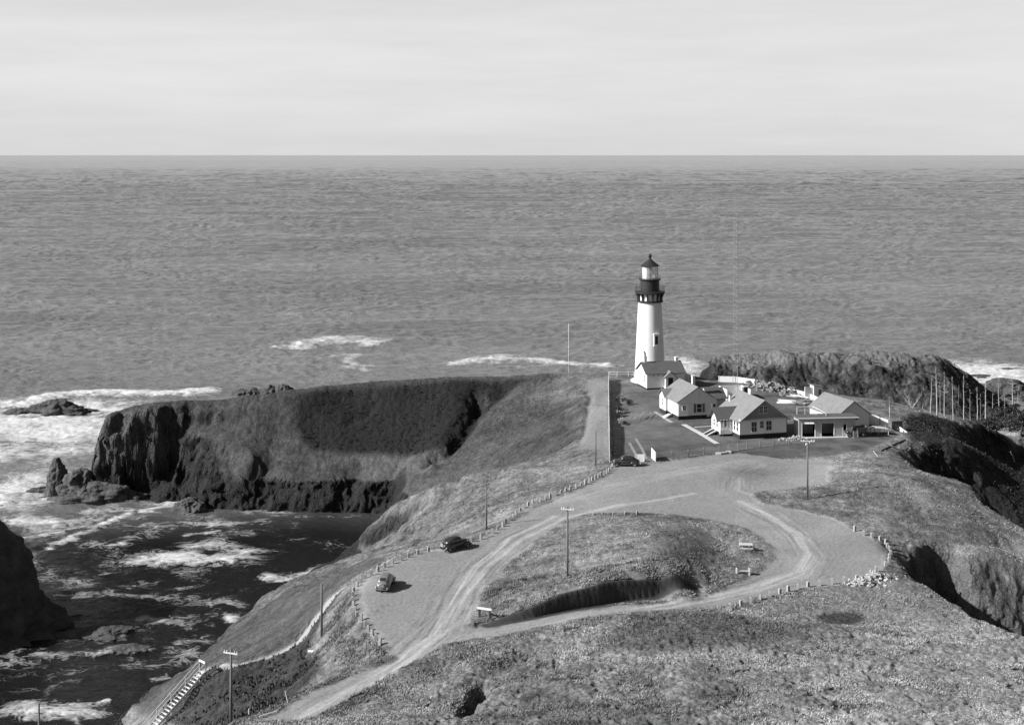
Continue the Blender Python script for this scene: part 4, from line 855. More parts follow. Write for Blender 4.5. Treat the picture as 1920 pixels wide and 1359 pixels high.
# radio mast: three legs, lattice, guys
mx, my = 46.9, 268.0; mz = gz(mx, my)
ms_ = thing('radio_mast', 'very tall thin lattice radio mast rising behind the houses', 'mast', (mx, my, mz), .3)
HM = 38.6; legs = [Vector((math.cos(t), math.sin(t), 0)) for t in (0.5, 2.6, 4.7)]
def lw(z): return .62 * (1 - .35 * z / HM) + (.3 * max(0, 1 - z / 4))
for L in legs:
    m = MB()
    for k in range(13): z0, z1 = HM * k / 13, HM * (k + 1) / 13; m.tube(L * lw(z0) + Vector((0, 0, z0)), L * lw(z1) + Vector((0, 0, z1)), .032, n=4, cap=False)
    m.build('leg', STEEL, ms_)
m = MB(); nb = 34
for k in range(nb):
    z0, z1 = HM * k / nb, HM * (k + 1) / nb
    for i in range(3):
        A, B = legs[i], legs[(i + 1) % 3]; m.tube(A * lw(z0) + Vector((0, 0, z0)), B * lw(z1) + Vector((0, 0, z1)), .014, n=3, cap=False); m.tube(A * lw(z1) + Vector((0, 0, z1)), B * lw(z1) + Vector((0, 0, z1)), .014, n=3, cap=False)
m.build('lattice', STEEL, ms_)

# ------------------------------------------------------------------ fences
def fence_base(a, b, step):
    a = Vector(a[:2]); b = Vector(b[:2]); n = max(1, round((b - a).length / step)); return [a + (b - a) * k / n for k in range(n + 1)]
A, B = hit(1143, 868), (22.0, 291.5)
fe = thing('board_fence', 'long straight board fence along the left side of the lawn, ending near the parked car', 'fence', (A[0], A[1], A[2]))
def rel(root, x, y, z): return (x - root.location.x, y - root.location.y, z - root.location.z)
for p in fence_base(A, B, 2.8):
    z = gz(p.x, p.y); q = rel(fe, p.x, p.y, z); MB().box(q[0] - .07, q[0] + .07, q[1] - .07, q[1] + .07, q[2] - .4, q[2] + 2.0).build('post', SHADEW, fe)
m = MB(); ps = fence_base(A, B, .34)
for k, p in enumerate(ps[4:]):
    z = gz(p.x, p.y); q = rel(fe, p.x, p.y, z); h = 1.9 + .04 * math.sin(k * 2.1); m.box(q[0] - .035, q[0] - .01, q[1] - .135, q[1] + .135, q[2] + .05, q[2] + h)
m.build('boards', SHADEW, fe); m = MB(); ps = fence_base(A, B, 2.8)
for p0, p1 in zip(ps[:-1], ps[1:]):
    for h in (.45, 1.55): m.tube(rel(fe, p0.x + .02, p0.y, gz(p0.x, p0.y) + h), rel(fe, p1.x + .02, p1.y, gz(p1.x, p1.y) + h), .045, n=4)
for p in ps[::2]:
    z = gz(p.x + 1.4, p.y); m.tube(rel(fe, p.x + .05, p.y, gz(p.x, p.y) + 1.5), rel(fe, p.x + 1.3, p.y - .4, z), .045, n=4)
m.build('rails', WOOD, fe)
def postrail(name, label, pxs, h, step, nr, mt, r=.05, mesh_=False, w=.05):
    pts_ = HP(pxs); root = thing(name, label, 'fence', pts_[0]); post = []
    for a_, b_ in zip(pts_[:-1], pts_[1:]): post += fence_base(a_, b_, step)[:-1]
    post.append(Vector(pts_[-1][:2]))
    for p in post:
        q = rel(root, p.x, p.y, gz(p.x, p.y)); MB().box(q[0] - w, q[0] + w, q[1] - w, q[1] + w, q[2] - .3, q[2] + h).build('post', mt, root)
    m = MB()
    for a_, b_ in zip(post[:-1], post[1:]):
        za, zb = gz(a_.x, a_.y), gz(b_.x, b_.y)
        for i in range(nr):
            f_ = h * (i + .9) / nr; m.tube(rel(root, a_.x, a_.y, za + f_), rel(root, b_.x, b_.y, zb + f_), r, n=4, cap=False)
        if mesh_:
            nn = max(2, int((b_ - a_).length / .22))
            for k in range(nn):
                c_ = a_ + (b_ - a_) * k / nn; zc = za + (zb - za) * k / nn; m.tube(rel(root, c_.x, c_.y, zc + .05), rel(root, c_.x, c_.y, zc + h * .93), .010, n=3, cap=False)
    m.build('wire_mesh' if mesh_ else 'rail', WIRE if mesh_ else mt, root); return root
postrail('wire_fence', 'pale woven wire fence along the front of the lawn, right of the gate', [(1229, 862), (1290, 857), (1348, 850), (1400, 842), (1450, 836), (1508, 831)], 1.25, 2.6, 4, FENW, .012, True)
postrail('wire_fence', 'wire fence of thin posts around the yard right of the garage', [(1600, 822), (1640, 812), (1680, 806), (1690, 800)], 1.3, 1.6, 4, FENW, .012, True)
postrail('rail_fence', 'white post and rail fence at the seaward edge left of the lighthouse', [(1143, 706), (1157, 706), (1178, 706), (1188, 706)], 1.15, 2.6, 2, WHITE, .045)
def wall_run(name, label, pxs, hs, t=.12, m_=WHITE, part='panel', posts=0):
    p_ = HP(pxs); root = thing(name, label, 'fence', p_[0])
    for (a_, b_), (h0, h1_) in zip(zip(p_[:-1], p_[1:]), zip(hs[:-1], hs[1:])):
        d_ = (Vector(b_[:2]) - Vector(a_[:2])).normalized(); n_ = Vector((-d_.y, d_.x)) * t / 2; A_ = rel(root, *a_); B_ = rel(root, *b_)
        vs = [(A_[0] - n_.x, A_[1] - n_.y, A_[2] - .4), (B_[0] - n_.x, B_[1] - n_.y, B_[2] - .4), (B_[0] + n_.x, B_[1] + n_.y, B_[2] - .4), (A_[0] + n_.x, A_[1] + n_.y, A_[2] - .4)]
        vs += [(A_[0] - n_.x, A_[1] - n_.y, A_[2] + h0), (B_[0] - n_.x, B_[1] - n_.y, B_[2] + h1_), (B_[0] + n_.x, B_[1] + n_.y, B_[2] + h1_), (A_[0] + n_.x, A_[1] + n_.y, A_[2] + h0)]
        MB().add(vs, [(3, 2, 1, 0), (4, 5, 6, 7), (0, 1, 5, 4), (1, 2, 6, 5), (2, 3, 7, 6), (3, 0, 4, 7)]).build(part, m_, root)
        nn = max(1, int((Vector(b_[:2]) - Vector(a_[:2])).length / 2.4))
        for k in range(nn + 1):
            f_ = k / nn; MB().box(*[v for i in (0, 1) for v in (A_[i] + (B_[i] - A_[i]) * f_ - t * .8, A_[i] + (B_[i] - A_[i]) * f_ + t * .8)], A_[2] + (B_[2] - A_[2]) * f_ - .4, A_[2] + (B_[2] - A_[2]) * f_ + h0 + (h1_ - h0) * f_ + .06).build('post', m_, root)
    return root
wall_run('board_fence', 'low white board fence along the far edge of the yard behind the mast', [(1348, 716), (1380, 717), (1415, 722)], [1.3, 1.3, 1.25])
wall_run('board_fence', 'tall white board fence running right from the corner of the storehouse', [(1623, 794), (1650, 799), (1673, 803), (1700, 813)], [2.1, 1.7, 1.3, .35])
wall_run('board_fence', 'white fence sloping down past the hut behind the pile of timber', [(1478, 737), (1500, 742), (1524, 749), (1542, 756)], [1.0, 1.1, 1.0, .7])
wall_run('gate_leaf', 'square white gate leaf beside the black car', [(1193, 866), (1208, 866)], [1.25, 1.25], .08)
wall_run('gate_leaf', 'open white gate leaf swung towards the lawn at the end of the wire fence', [(1229, 866), (1222, 858)], [1.6, 1.6], .08)
wall_run('log_kerb', 'short pale kerb at the turning of the wire fence', [(1347, 852), (1366, 849)], [.25, .25], .5, CONC)

# ------------------------------------------------------------------ walkways (sheets laid on the ground)
def ribbon(name, pxs, w, m_, dz=.06):
    p_ = HP(pxs); q = []
    for a_, b_ in zip(p_[:-1], p_[1:]): q += fence_base(a_, b_, .8)[:-1]
    q.append(Vector(p_[-1][:2])); vs = []; fs = []
    for i, c_ in enumerate(q):
        d_ = (q[min(i + 1, len(q) - 1)] - q[max(i - 1, 0)]).normalized(); n_ = Vector((-d_.y, d_.x)) * w / 2; z = gz(c_.x, c_.y) + dz
        vs += [(c_.x - n_.x, c_.y - n_.y, z), (c_.x + n_.x, c_.y + n_.y, z), (c_.x + n_.x, c_.y + n_.y, z - .3), (c_.x - n_.x, c_.y - n_.y, z - .3)]
        if i: k = 4 * i; fs += [(k - 4, k, k + 1, k - 3), (k - 3, k + 1, k + 2, k - 2), (k - 1, k - 2, k + 2, k + 3), (k - 4, k - 1, k + 3, k)]
    fs += [(0, 1, 2, 3), (len(vs) - 4, len(vs) - 1, len(vs) - 2, len(vs) - 3)]
    return tag(MB().add(vs, fs).build(name, m_), 'pale concrete garden path', 'path', kind='structure')
ribbon('walkway', [(1282, 796), (1310, 811), (1345, 832)], .9, CONC); ribbon('walkway', [(1303, 801), (1345, 799)], .45, CONC); ribbon('walkway', [(1228, 772), (1262, 792)], .6, mat('worn_path', .3, .9, .15, 2))
ribbon('wheel_track', [(1180, 830), (1190, 848), (1196, 860)], .45, mat('worn_track', .24, .9, .2, 2), .03); ribbon('wheel_track', [(1192, 822), (1204, 842), (1212, 860)], .45, mat('worn_track_2', .24, .9, .2, 2), .03)
# ------------------------------------------------------------------ poles
def pole(name, label, bx, by, ty, r=.13, arms=(), mt=WOOD, loc=None, group=None, cat='utility pole'):
    x, y, z = loc or hit(bx, by); zt = EYE - (ty - HY) * y / FOC; h = zt - z
    root = thing(name, label, cat, (x, y, z), 0, group)
    MB().tube((0, 0, -.5), (0, 0, h), r, r * .72, n=10).build('shaft', mt, root, True)
    for (dz, L, ang) in arms:
        c, s = math.cos(ang) * L / 2, math.sin(ang) * L / 2
        a = MB().tube((-c, -s - .16, h - dz), (c, s - .16, h - dz), .085, n=4).build('crossarm', PALEW, root)
        m = MB()
        for t in (-.9, -.55, .55, .9): m.tube((c * t, s * t - .16, h - dz + .05), (c * t, s * t - .16, h - dz + .24), .05, .035, n=6)
        m.build('insulators', WHITE, a)
    return root
pole('utility_pole', 'bare wooden pole beside the footpath, left of the curved row of posts', 603, 1195, 1094, .15)
pole('utility_pole', 'bare wooden pole on the slope just above the dark parked car', 912, 993, 914, .13)
pole('utility_pole', 'tall pole with pale crossarm standing on the grassy hill inside the road loop', 1064, 1098, 950, .14, [(.25, 1.5, -.25)])
pole('utility_pole', 'thin wooden pole on the slope left of the long board fence', 1117, 874, 808, .13)
pole('utility_pole', 'tall pole with two pale crossarms right of the gravel, in front of the garage', 1514, 937, 822, .15, [(.35, 2.0, -.15), (.75, 1.3, .9)])
pole('utility_pole', 'tall pole with pale crossarm near the wooden stairway, its foot below the picture', 0, 0, 1217, .15, [(.3, 1.55, -.35)], loc=(-27.0, 123.0, gz(-27, 123)))
pole('utility_pole', 'short weathered pole end at the bottom left above the surf', 0, 0, 1318, .13, loc=(-46.2, 125.0, gz(-46.2, 125)))
pole('fence_pole', 'single thin pale pole beside the white fence right of the storehouse', 1668, 788, 762, .05, mt=SHADEW, cat='pole')
fp = pole('flagpole', 'slender white flagpole with dark box at its foot on the headland crest', 1066, 694, 606, .07, mt=WHITE, cat='flagpole')
MB().box(-.45, .45, -.45, .45, -.3, 1.0).box(-.3, .3, -.3, .3, 1.0, 1.3).build('base_box', BLACK, fp); MB().lathe([(0, 11.0), (.12, 11.05), (0, 11.2)], 8).build('truck', WHITE, fp)

# ------------------------------------------------------------------ guard posts
pm = MB(); pm.add([(-.15, -.15, -.3), (.15, -.15, -.3), (.15, .15, -.3), (-.15, .15, -.3), (-.14, -.14, .56), (.14, -.14, .56), (.14, .14, .56), (-.14, .14, .56), (-.08, -.08, .64), (.08, -.08, .64), (.08, .08, .64), (-.08, .08, .64)],
       [(0, 1, 5, 4), (1, 2, 6, 5), (2, 3, 7, 6), (3, 0, 4, 7), (4, 5, 9, 8), (5, 6, 10, 9), (6, 7, 11, 10), (7, 4, 8, 11), (8, 9, 10, 11), (3, 2, 1, 0)])
gp0 = pm.build('guard_post', POSTW)
GPn = [0]
def gpost(zx, zy, ox, label, group, sc=1.0):
    x, y, z = hit(ox[0] + zx / 3.398, ox[1] + zy / 3.398)
    o = gp0 if GPn[0] == 0 else gp0.copy()
    if GPn[0]: COL.objects.link(o)
    GPn[0] += 1; rr = random.uniform(.88, 1.1)
    o.location = (x, y, z); o.rotation_euler = (random.uniform(-.06, .06), random.uniform(-.06, .06), random.uniform(-.4, .4)); o.scale = (sc, sc, sc * rr * 1.12)
    tag(o, label, 'guard post', group)
ONES = 'first second third fourth fifth sixth seventh eighth ninth tenth eleventh twelfth thirteenth fourteenth fifteenth sixteenth seventeenth eighteenth nineteenth'.split()
def nth(i):
    i += 1
    if i < 20: return ONES[i - 1]
    t = {2: 'twent', 3: 'thirt'}[i // 10]; return t + 'ieth' if i % 10 == 0 else t + 'y-' + ONES[i % 10 - 1]
L1 = [(245, 1255), (222, 1228), (196, 1195), (172, 1168), (148, 1140), (124, 1103), (101, 1078), (88, 1045), (78, 1015), (73, 985), (74, 950), (80, 920), (98, 890), (125, 860), (152, 832), (192, 812), (234, 785), (279, 760), (323, 737), (377, 717), (429, 697), (488, 677), (556, 657)]
L2 = [(826, 598), (887, 582), (927, 567), (964, 545), (996, 523), (1027, 502), (1047, 484), (1074, 466), (1095, 445), (1112, 430), (1140, 405), (1162, 388), (1190, 372), (1218, 356), (1265, 342), (1298, 331), (1331, 318), (1362, 306), (1400, 293), (1430, 281), (1460, 270), (1495, 256), (1528, 243),
      (1555, 233), (1580, 221), (1600, 210), (1620, 199), (1640, 189), (1655, 180), (1672, 171), (1690, 161), (1707, 150), (1722, 138), (1728, 125)]
R1 = [(1640, 530), (1696, 555), (1751, 572), (1802, 592), (1838, 612), (1848, 637), (1858, 655), (1871, 680), (1862, 708), (1860, 730), (1837, 757)]
R2 = [(1776, 790), (1745, 812), (1652, 846), (1572, 857), (1495, 867), (1417, 877), (1342, 883), (1277, 899), (1216, 915), (1162, 930), (1100, 947), (1037, 968), (978, 990), (915, 1008), (848, 1030)]
OL, OR = (640, 840), (1120, 840)
for i, p in enumerate(L1): gpost(*p, OL, nth(i) + ' whitewashed post, from the lower road, in the curved row left of the grey car', 'posts curving round the near left edge of the gravel')
for i, p in enumerate(L2): gpost(*p, OL, nth(i) + ' whitewashed post behind the middle black car in the straight row towards the gate', 'posts along the straight left edge of the gravel')
for i, p in enumerate(R1): gpost(*p, OR, nth(i) + ' whitewashed post, from the top, round the right-hand bend above the rubble heap', 'posts round the right end of the gravel')
for i, p in enumerate(R2): gpost(*p, OR, nth(i) + ' whitewashed post, from the rubble heap leftwards, in the row along the near edge', 'posts along the near edge of the road loop')
for i, (zx, zy) in enumerate([(1605, 430), (1660, 428), (1732, 428), (1807, 420), (1885, 418), (1809, 420 + 5), (1883, 418)][:5] + [(178 + 1631, 424), (252 + 1631, 424)]): gpost(zx, zy, OL, nth(i) + ' small stub post from the left along the upper rim of the grassy loop hill', 'stub posts on the rim of the loop hill', .7)

# ------------------------------------------------------------------ cars
def wheel(root, x, y, r=.36, w=.17, rimm=None):
    m = MB(); m.M = Matrix.Translation((x, y, r)) @ Matrix.Rotation(pi / 2, 4, 'X')
    wp = m.lathe([(r * .55, -w / 2), (r * .92, -w / 2), (r, -w * .3), (r, w * .3), (r * .92, w / 2), (r * .55, w / 2)], 24).build('wheel', RUBBER, root, True)
    m = MB(); m.M = Matrix.Translation((x, y, r)) @ Matrix.Rotation(pi / 2, 4, 'X'); m.lathe([(0, -w * .42), (r * .3, -w * .5), (r * .58, -w * .4), (r * .58, w * .4), (r * .3, w * .5), (0, w * .42)], 16).build('rim', rimm or STEEL, wp, 2)
def sedan(label, px, py, heading, alb, L=4.5, group=None):
    x, y, z = hit(px, py); root = thing('parked_car', label, 'car', (x, y, z), heading, group)
    P_ = mat('car_paint', alb, .28, .06, 1.5, spec=.7); k = L / 4.5
    MB().loft([(-2.15 * k, .30, .55, .78), (-2.05 * k, .52, .48, .98), (-1.8 * k, .66, .42, 1.12), (-1.3 * k, .74, .40, 1.14), (-.3 * k, .78, .38, 1.08), (.7 * k, .74, .38, 1.08), (.95 * k, .60, .40, 1.08), (1.4 * k, .46, .42, 1.06), (1.8 * k, .36, .44, 1.02), (1.98 * k, .26, .46, .95), (2.04 * k, .14, .5, .85)], 18, 3.2).build('body', P_, root, True)
    MB().loft([(-1.75 * k, .35, .9, 1.12), (-1.5 * k, .56, .9, 1.36), (-1.15 * k, .64, .9, 1.55), (-.7 * k, .67, .9, 1.66), (0, .67, .9, 1.69), (.35 * k, .64, .9, 1.64), (.6 * k, .6, .9, 1.42), (.85 * k, .52, .9, 1.1)], 18, 3.4).build('cabin', P_, root, True)
    for s in (1, -1):
        for a0, a1 in ((-1.2, -.62), (-.52, .02), (.1, .5)):
            MB().add([(a0 * k, s * .675, 1.14), (a1 * k, s * .675, 1.14), (a1 * k - (.08 if a1 > .4 else 0), s * .655, 1.46), (a0 * k + (.12 if a0 < -1 else 0), s * .655, 1.46),
                      (a0 * k, s * .60, 1.14), (a1 * k, s * .60, 1.14), (a1 * k, s * .58, 1.46), (a0 * k, s * .58, 1.46)], [(0, 1, 2, 3), (0, 4, 5, 1), (1, 5, 6, 2), (2, 6, 7, 3), (3, 7, 4, 0), (7, 6, 5, 4)]).build('side_window', GLASSD, root)
    MB().slab([(.86 * k, -.42, 1.16), (.86 * k, .42, 1.16), (.56 * k, .42, 1.5), (.56 * k, -.42, 1.5)], .04).build('windscreen', GLASSD, root)
    MB().slab([(-1.62 * k, -.3, 1.3), (-1.62 * k, .3, 1.3), (-1.32 * k, .3, 1.53), (-1.32 * k, -.3, 1.53)], .05).build('rear_window', GLASSD, root)
    for s in (1, -1):
        for cx_, rx in ((1.42, .62), (-1.4, .66)):
            secs = [(cx_ * k + rx * math.cos(t), .17 * math.sin(t) ** .5 + .02, .36, .40 + .50 * math.sin(t) ** .8) for t in [pi - pi * i / 9 for i in range(10)]]
            m = MB(); m.M = Matrix.Translation((0, s * .66, 0)); m.loft(sorted(secs), 14, 2.4).build('fender', P_, root, True)
            wheel(root, cx_ * k, s * .70, .35)
        MB().box(-.85 * k, .85 * k, s * .60 - (0 if s > 0 else .22), s * .60 + (.22 if s > 0 else 0), .34, .40).build('running_board', RUBBER, root)
        m = MB(); m.M = Matrix.Translation((1.72 * k, s * .46, .86)); m.loft([(-.2, .04, -.04, .04), (-.08, .11, -.11, .11), (.08, .13, -.13, .13), (.12, .1, -.1, .1)], 10, 2).build('headlight', CHROME, root, True)
    for s, nm in ((2.22, 'front_bumper'), (-2.32, 'rear_bumper')):
        d_ = -.10 if s > 0 else .10; MB().tube((s * k + d_, -.78, .46), (s * k, -.4, .46), .05).tube((s * k, -.4, .46), (s * k, .4, .46), .05).tube((s * k, .4, .46), (s * k + d_, .78, .46), .05).build(nm, CHROME, root)
    MB().box(2.0 * k, 2.06 * k, -.14, .14, .5, .92).build('grille', CHROME, root)
    m = MB(); m.M = Matrix.Translation((-2.13 * k, 0, .85)) @ Matrix.Rotation(pi / 2 - .25, 4, 'Y'); m.lathe([(0, -.06), (.3, -.06), (.33, 0), (.3, .06), (0, .06)], 20).build('spare_wheel', STEEL, root, 2)
    return root
sedan('black rounded sedan parked by the guard posts, in the middle of the photo', 854, 1029, math.radians(40), .035)
sedan('grey sedan parked alone near the curved row of posts, its tail towards the viewer', 723, 1101, math.radians(82), .17, 4.2)
sedan('black sedan parked side on by the gate at the end of the long board fence', 1173, 873, math.radians(178), .03, 4.6)
# old truck by the garage
x, y, z = hit(1603, 818); tk = thing('old_truck', 'old dark flatbed truck standing right of the garage', 'truck', (x, y, z), math.radians(-165))
MB().box(-1.9, .1, -.85, .85, .85, 1.0).box(-1.9, -1.82, -.85, .85, 1.0, 1.9).box(-1.9, .1, -.85, -.79, 1.0, 1.7).box(-1.9, .1, .79, .85, 1.0, 1.7).build('bed', WOOD, tk)
MB().loft([(.12, .62, .6, 1.85), (.2, .7, .6, 1.95), (.9, .7, .6, 1.95), (1.0, .62, .6, 1.3), (1.05, .4, .6, 1.25), (1.8, .34, .62, 1.2), (1.9, .28, .65, 1.1)], 14, 5).build('cab', BLACK, tk, True)
for s in (1, -1):
    MB().box(.35, .85, s * .71 - .02, s * .71 + .02, 1.25, 1.75).build('side_window', GLASSD, tk); wheel(tk, 1.45, s * .72, .4, .14, PALEW); wheel(tk, -1.2, s * .78, .42, .16, PALEW)
    m = MB(); m.M = Matrix.Translation((1.85, s * .42, 1.05)); m.loft([(-.1, .05, -.05, .05), (.05, .12, -.12, .12), (.08, .1, -.1, .1)], 8, 2).build('headlight', CHROME, tk, True)
MB().box(1.95, 2.0, -.7, .7, .55, .65).build('bumper', STEEL, tk)
x, y, z = hit(1679, 806); tb = thing('trailer', 'dark box trailer parked against the end of the white fence', 'trailer', (x, y, z), math.radians(12))
MB().box(-1.1, 1.1, -.7, .7, .55, 1.75).build('box', DARKSH, tb); MB().box(-1.15, 1.15, -.75, .75, 1.75, 1.83).build('lid', WOOD, tb); wheel(tb, 0, -.75, .36, .15); wheel(tb, 0, .75, .36, .15); MB().tube((1.1, 0, .6), (2.1, 0, .35), .05).build('drawbar', STEEL, tb)
# a low lean-to and rack near the truck
x, y, z = hit(1632, 812); lt = thing('lean_to', 'low pale lean-to roof on props right of the truck', 'shelter', (x, y, z), math.radians(8))
MB().slab([(-2.0, -.9, .35), (.9, -.9, 1.15), (.9, .9, 1.15), (-2.0, .9, .35)], .07).slab([(.9, -.9, 1.15), (3.3, -.9, .8), (3.3, .9, .8), (.9, .9, 1.15)], .07).build('roof', SHADEW, lt)
for x_ in (-.6, 1.2, 3.1):
    for y_ in (-.8, .8): MB().tube((x_, y_, -.2), (x_, y_, .75), .05).build('prop', SHADEW, lt)

# ------------------------------------------------------------------ sign, picnic furniture
x, y, z = hit(909, 1163); sg = thing('road_sign', 'low white roadside signboard on two dark posts at the tip of the loop hill', 'sign', (x, y, z), math.radians(-22))
for x_ in (-.62, .62): MB().box(x_ - .1, x_ + .1, -.08, .08, -.4, 1.4).build('post', BLACK, sg)
MB().box(-.85, .85, -.2, -.08, 1.2, 1.42).build('board', SHADEW, sg)
x, y, z = hit(1399, 1031); pt = thing('picnic_table', 'pale slatted picnic table on the shaded side of the loop hill', 'table', (x, y, z), math.radians(-6))
m = MB()
for k in range(5): m.box(-.8, .8, -.45 + k * .19, -.3 + k * .19, .72, .77)
m.build('tabletop', PALEW, pt)
for x_ in (-.6, .6):
    for s in (-1, 1): MB().tube((x_, s * .55, -.1), (x_, s * .1, .72), .04).build('leg', WOOD, pt)
for s in (-1, 1): MB().box(-.8, .8, s * .85 - .12, s * .85 + .12, .42, .46).build('bench', PALEW, pt)
x, y, z = hit(1388, 1024); ch = thing('ladder_rack', 'pale upright slatted rack standing beside the picnic table', 'rack', (x, y, z), math.radians(60))
m = MB().box(-.35, -.29, -.03, .03, -.1, 1.0).box(.29, .35, -.03, .03, -.1, 1.0); m.build('uprights', PALEW, ch); m = MB()
for k in range(5): m.box(-.29, .29, -.02, .02, .15 + k * .2, .2 + k * .2)
m.build('rungs', PALEW, ch)
x, y, z = hit(1393, 1077); bn = thing('bench', 'low pale trestle bench near the rim of the road loop', 'bench', (x, y, z), math.radians(-3))
MB().box(-.85, .85, -.2, -.1, .42, .48).box(-.85, .85, -.05, .05, .42, .48).build('seat', PALEW, bn); MB().box(-.85, .85, .12, .16, .6, .72).build('backrest', WOOD, bn)
for x_ in (-.75, .75): MB().box(x_ - .07, x_ + .07, -.25, .2, -.1, .75).build('leg', SHADEW, bn)

# ------------------------------------------------------------------ stairway down the bluff
T = (-35.0, 144.6, 17.2); st = thing('stairway', 'steep open wooden stairway with handrail going down the bluff at lower left', 'stairs', (T[0], T[1], T[2] + .55), 0)
dirn = Vector((-.70, -.71, 0)); side = Vector((-.71, .70, 0)); NS = 26; run, rise = .36, .25
def stp(k, w, dz=0.0): p = dirn * (run * k) + side * w; return Vector((p.x, p.y, -rise * k + dz))
m = MB()
for k in range(NS):
    a0 = stp(k, -.5); a1 = stp(k, .5); d_ = dirn * .17
    m.slab([a0, a1, a1 + d_, a0 + d_], .05)
m.build('treads', WHITE, st)
for w in (-.52, .52): MB().tube(stp(0, w, .0), stp(NS, w, .0), .09, n=4).build('stringer', WOOD, st)
m = MB(); m.tube(stp(-.5, .55, 1.05), stp(NS, .55, 1.0), .05, n=5).tube(stp(-.5, .55, .55), stp(NS, .55, .5), .035, n=5); m.build('handrail', PALEW, st)
for k in (0, 5, 10, 15, 20, 25): MB().tube(stp(k, .55, -1.8), stp(k, .55, 1.05), .05, n=5).build('rail_post', PALEW, st)
for w in (-.6, .6): MB().tube(stp(-.3, w, -1.4), stp(-.3, w, 1.15), .07, n=5).build('newel', WOOD, st)
MB().prism([(.43 - .05, -.43), (.43 + .05, -.37), (-.43 + .05, .43), (-.43 - .05, .37)], 'z', 1.0, 1.18).build('crossboard', WHITE, st)
MB().tube(stp(-.3, -.6, 1.05), stp(4, -.55, 1.0), .04).build('short_handrail', PALEW, st)
# bits of the old fence near the road
def stake(name, label, px, py, h, lean, r=.07, mt=PALEW, cat='post'):
    x, y, z = hit(px, py); return tag_at(MB().tube((0, 0, -.3), (lean[0], lean[1], h), r, r * .85, n=5).build(name, mt), label, cat, (x, y, z))
def tag_at(o, label, cat, loc): o.location = loc; return tag(o, label, cat)
stake('leaning_post', 'pale leaning post beside the small dark hollow by the lower road', 542, 1318, 1.1, (-.35, 0))
stake('leaning_post', 'small pale upright stake at the very bottom left of the lower road', 467, 1344, .8, (0, 0))
stake('leaning_post', 'dark stub post between the pale stake and the leaning post', 502, 1326, .6, (.02, 0), .08, WOOD)
stake('leaning_post', 'dark short post halfway along the footpath', 480, 1240, .5, (0, 0), .07, WOOD)
a_, b_ = hit(537, 1303), hit(590, 1258); o = MB().tube((0, 0, .35), (b_[0] - a_[0], b_[1] - a_[1], b_[2] - a_[2] + .35), .07).build('pipe', DBARK); tag_at(o, 'dark pipe running up the bank from the leaning post', 'pipe', a_)
a_, b_ = hit(486, 1346), hit(520, 1336); o = MB().tube((0, 0, .1), (b_[0] - a_[0], b_[1] - a_[1], b_[2] - a_[2] + .1), .13, n=5).build('plank', PALEW); tag_at(o, 'pale plank lying at the edge of the lower road', 'plank', a_)
x, y, z = hit(584, 1224); tag_at(MB().slab([(-.4, -.15, .25), (.4, -.25, .2), (.4, .1, .25), (-.4, .2, .3)], .08).build('board', WHITE), 'small white board lying on the knoll where the footpath bends', 'board', (x, y, z))

# ------------------------------------------------------------------ rocks in the sea
def rock(label, cx, cy, prof_, seed, sx=1.0, sy=1.0, n=72, m_=64, amp=.26, name='sea_rock', z0=-1.5, mt=None, rot=0.0, group=None):
    """prof_: list (height, radius) from the water up; noise breaks it into ledges and buttresses"""
    hs = np.linspace(0, 1, m_); H = prof_[-1][0]; zz = z0 + (H - z0) * hs; rr = np.interp(zz, [p[0] for p in prof_], [p[1] for p in prof_])
    th = np.linspace(0, 2 * pi, n, endpoint=False); TH, ZZ = np.meshgrid(th, zz); RR = np.repeat(rr[:, None], n, 1); Rm = max(p[1] for p in prof_)
    cx_, cy_ = np.cos(TH), np.sin(TH)
    from mathutils import noise as mn
    PX, PY = RR * cx_, RR * cy_; sc = 1 / Rm
    nn = np.array([mn.fractal((a * sc * 2.2 + seed, b2 * sc * 2.2, c * sc * 1.7), .8, 2.1, 6) * 1.1 + 1.1 * (.35 - abs(mn.noise((a * sc * 4 + seed, b2 * sc * 4, c * sc * 2.4 + 7)))) for a, b2, c in zip(PX.ravel(), PY.ravel(), ZZ.ravel())]).reshape(RR.shape)
    nn0 = 0 * fbm(cx_ * 1.6 + seed * 3.1, cy_ * 1.6 + ZZ / Rm * 1.2 + seed, 5, seed, .6) * 2.0 + .55 * (1 - 2 * np.abs(perlin(cx_ * 3.5 + ZZ / Rm * .7, cy_ * 3.5 + seed + ZZ / Rm * 1.7, seed + 5)))
    RR = RR * (1 + amp * nn) + .03 * Rm * nn; RR[-1] *= 0
    ZZ = ZZ + amp * .30 * H * nn * (ZZ > 0)
    X = RR * cx_ * sx; Y = RR * cy_ * sy; vs = np.stack([X, Y, ZZ], -1).reshape(-1, 3).tolist()
    fs = [(j * n + i, j * n + (i + 1) % n, (j + 1) * n + (i + 1) % n, (j + 1) * n + i) for j in range(m_ - 1) for i in range(n)]
    o = MB().add(vs, fs).build(name, mt or ROCK, None, True); o.location = (cx, cy, 0); o.rotation_euler = (0, 0, rot)
    return tag(o, label, 'rock', group)
rock('huge dark sea stack cut by the left edge of the picture', -90.4, 205, [(-2, 20), (0, 18.4), (1.2, 16.6), (4, 15.0), (8, 13.2), (12.6, 10.6), (16, 7.8), (18, 4.4), (18.8, 1.5), (19.2, 0)], 3, 1, .8, 170, 170, .10, 'sea_stack')
rock('dark low rock washed by surf at the foot of the sea stack', *wP(190, 1188, 0)[:2], [(-1.5, 6), (0, 4.4), (.5, 3.2), (1.0, 1.2), (1.2, 0)], 5, 1.3, .8)
rock('second low rock right of the sea stack, half awash', *wP(245, 1218, 0)[:2], [(-1.5, 3.4), (0, 2.6), (.4, 1.7), (.7, .6), (.8, 0)], 6, 1.4, .8)
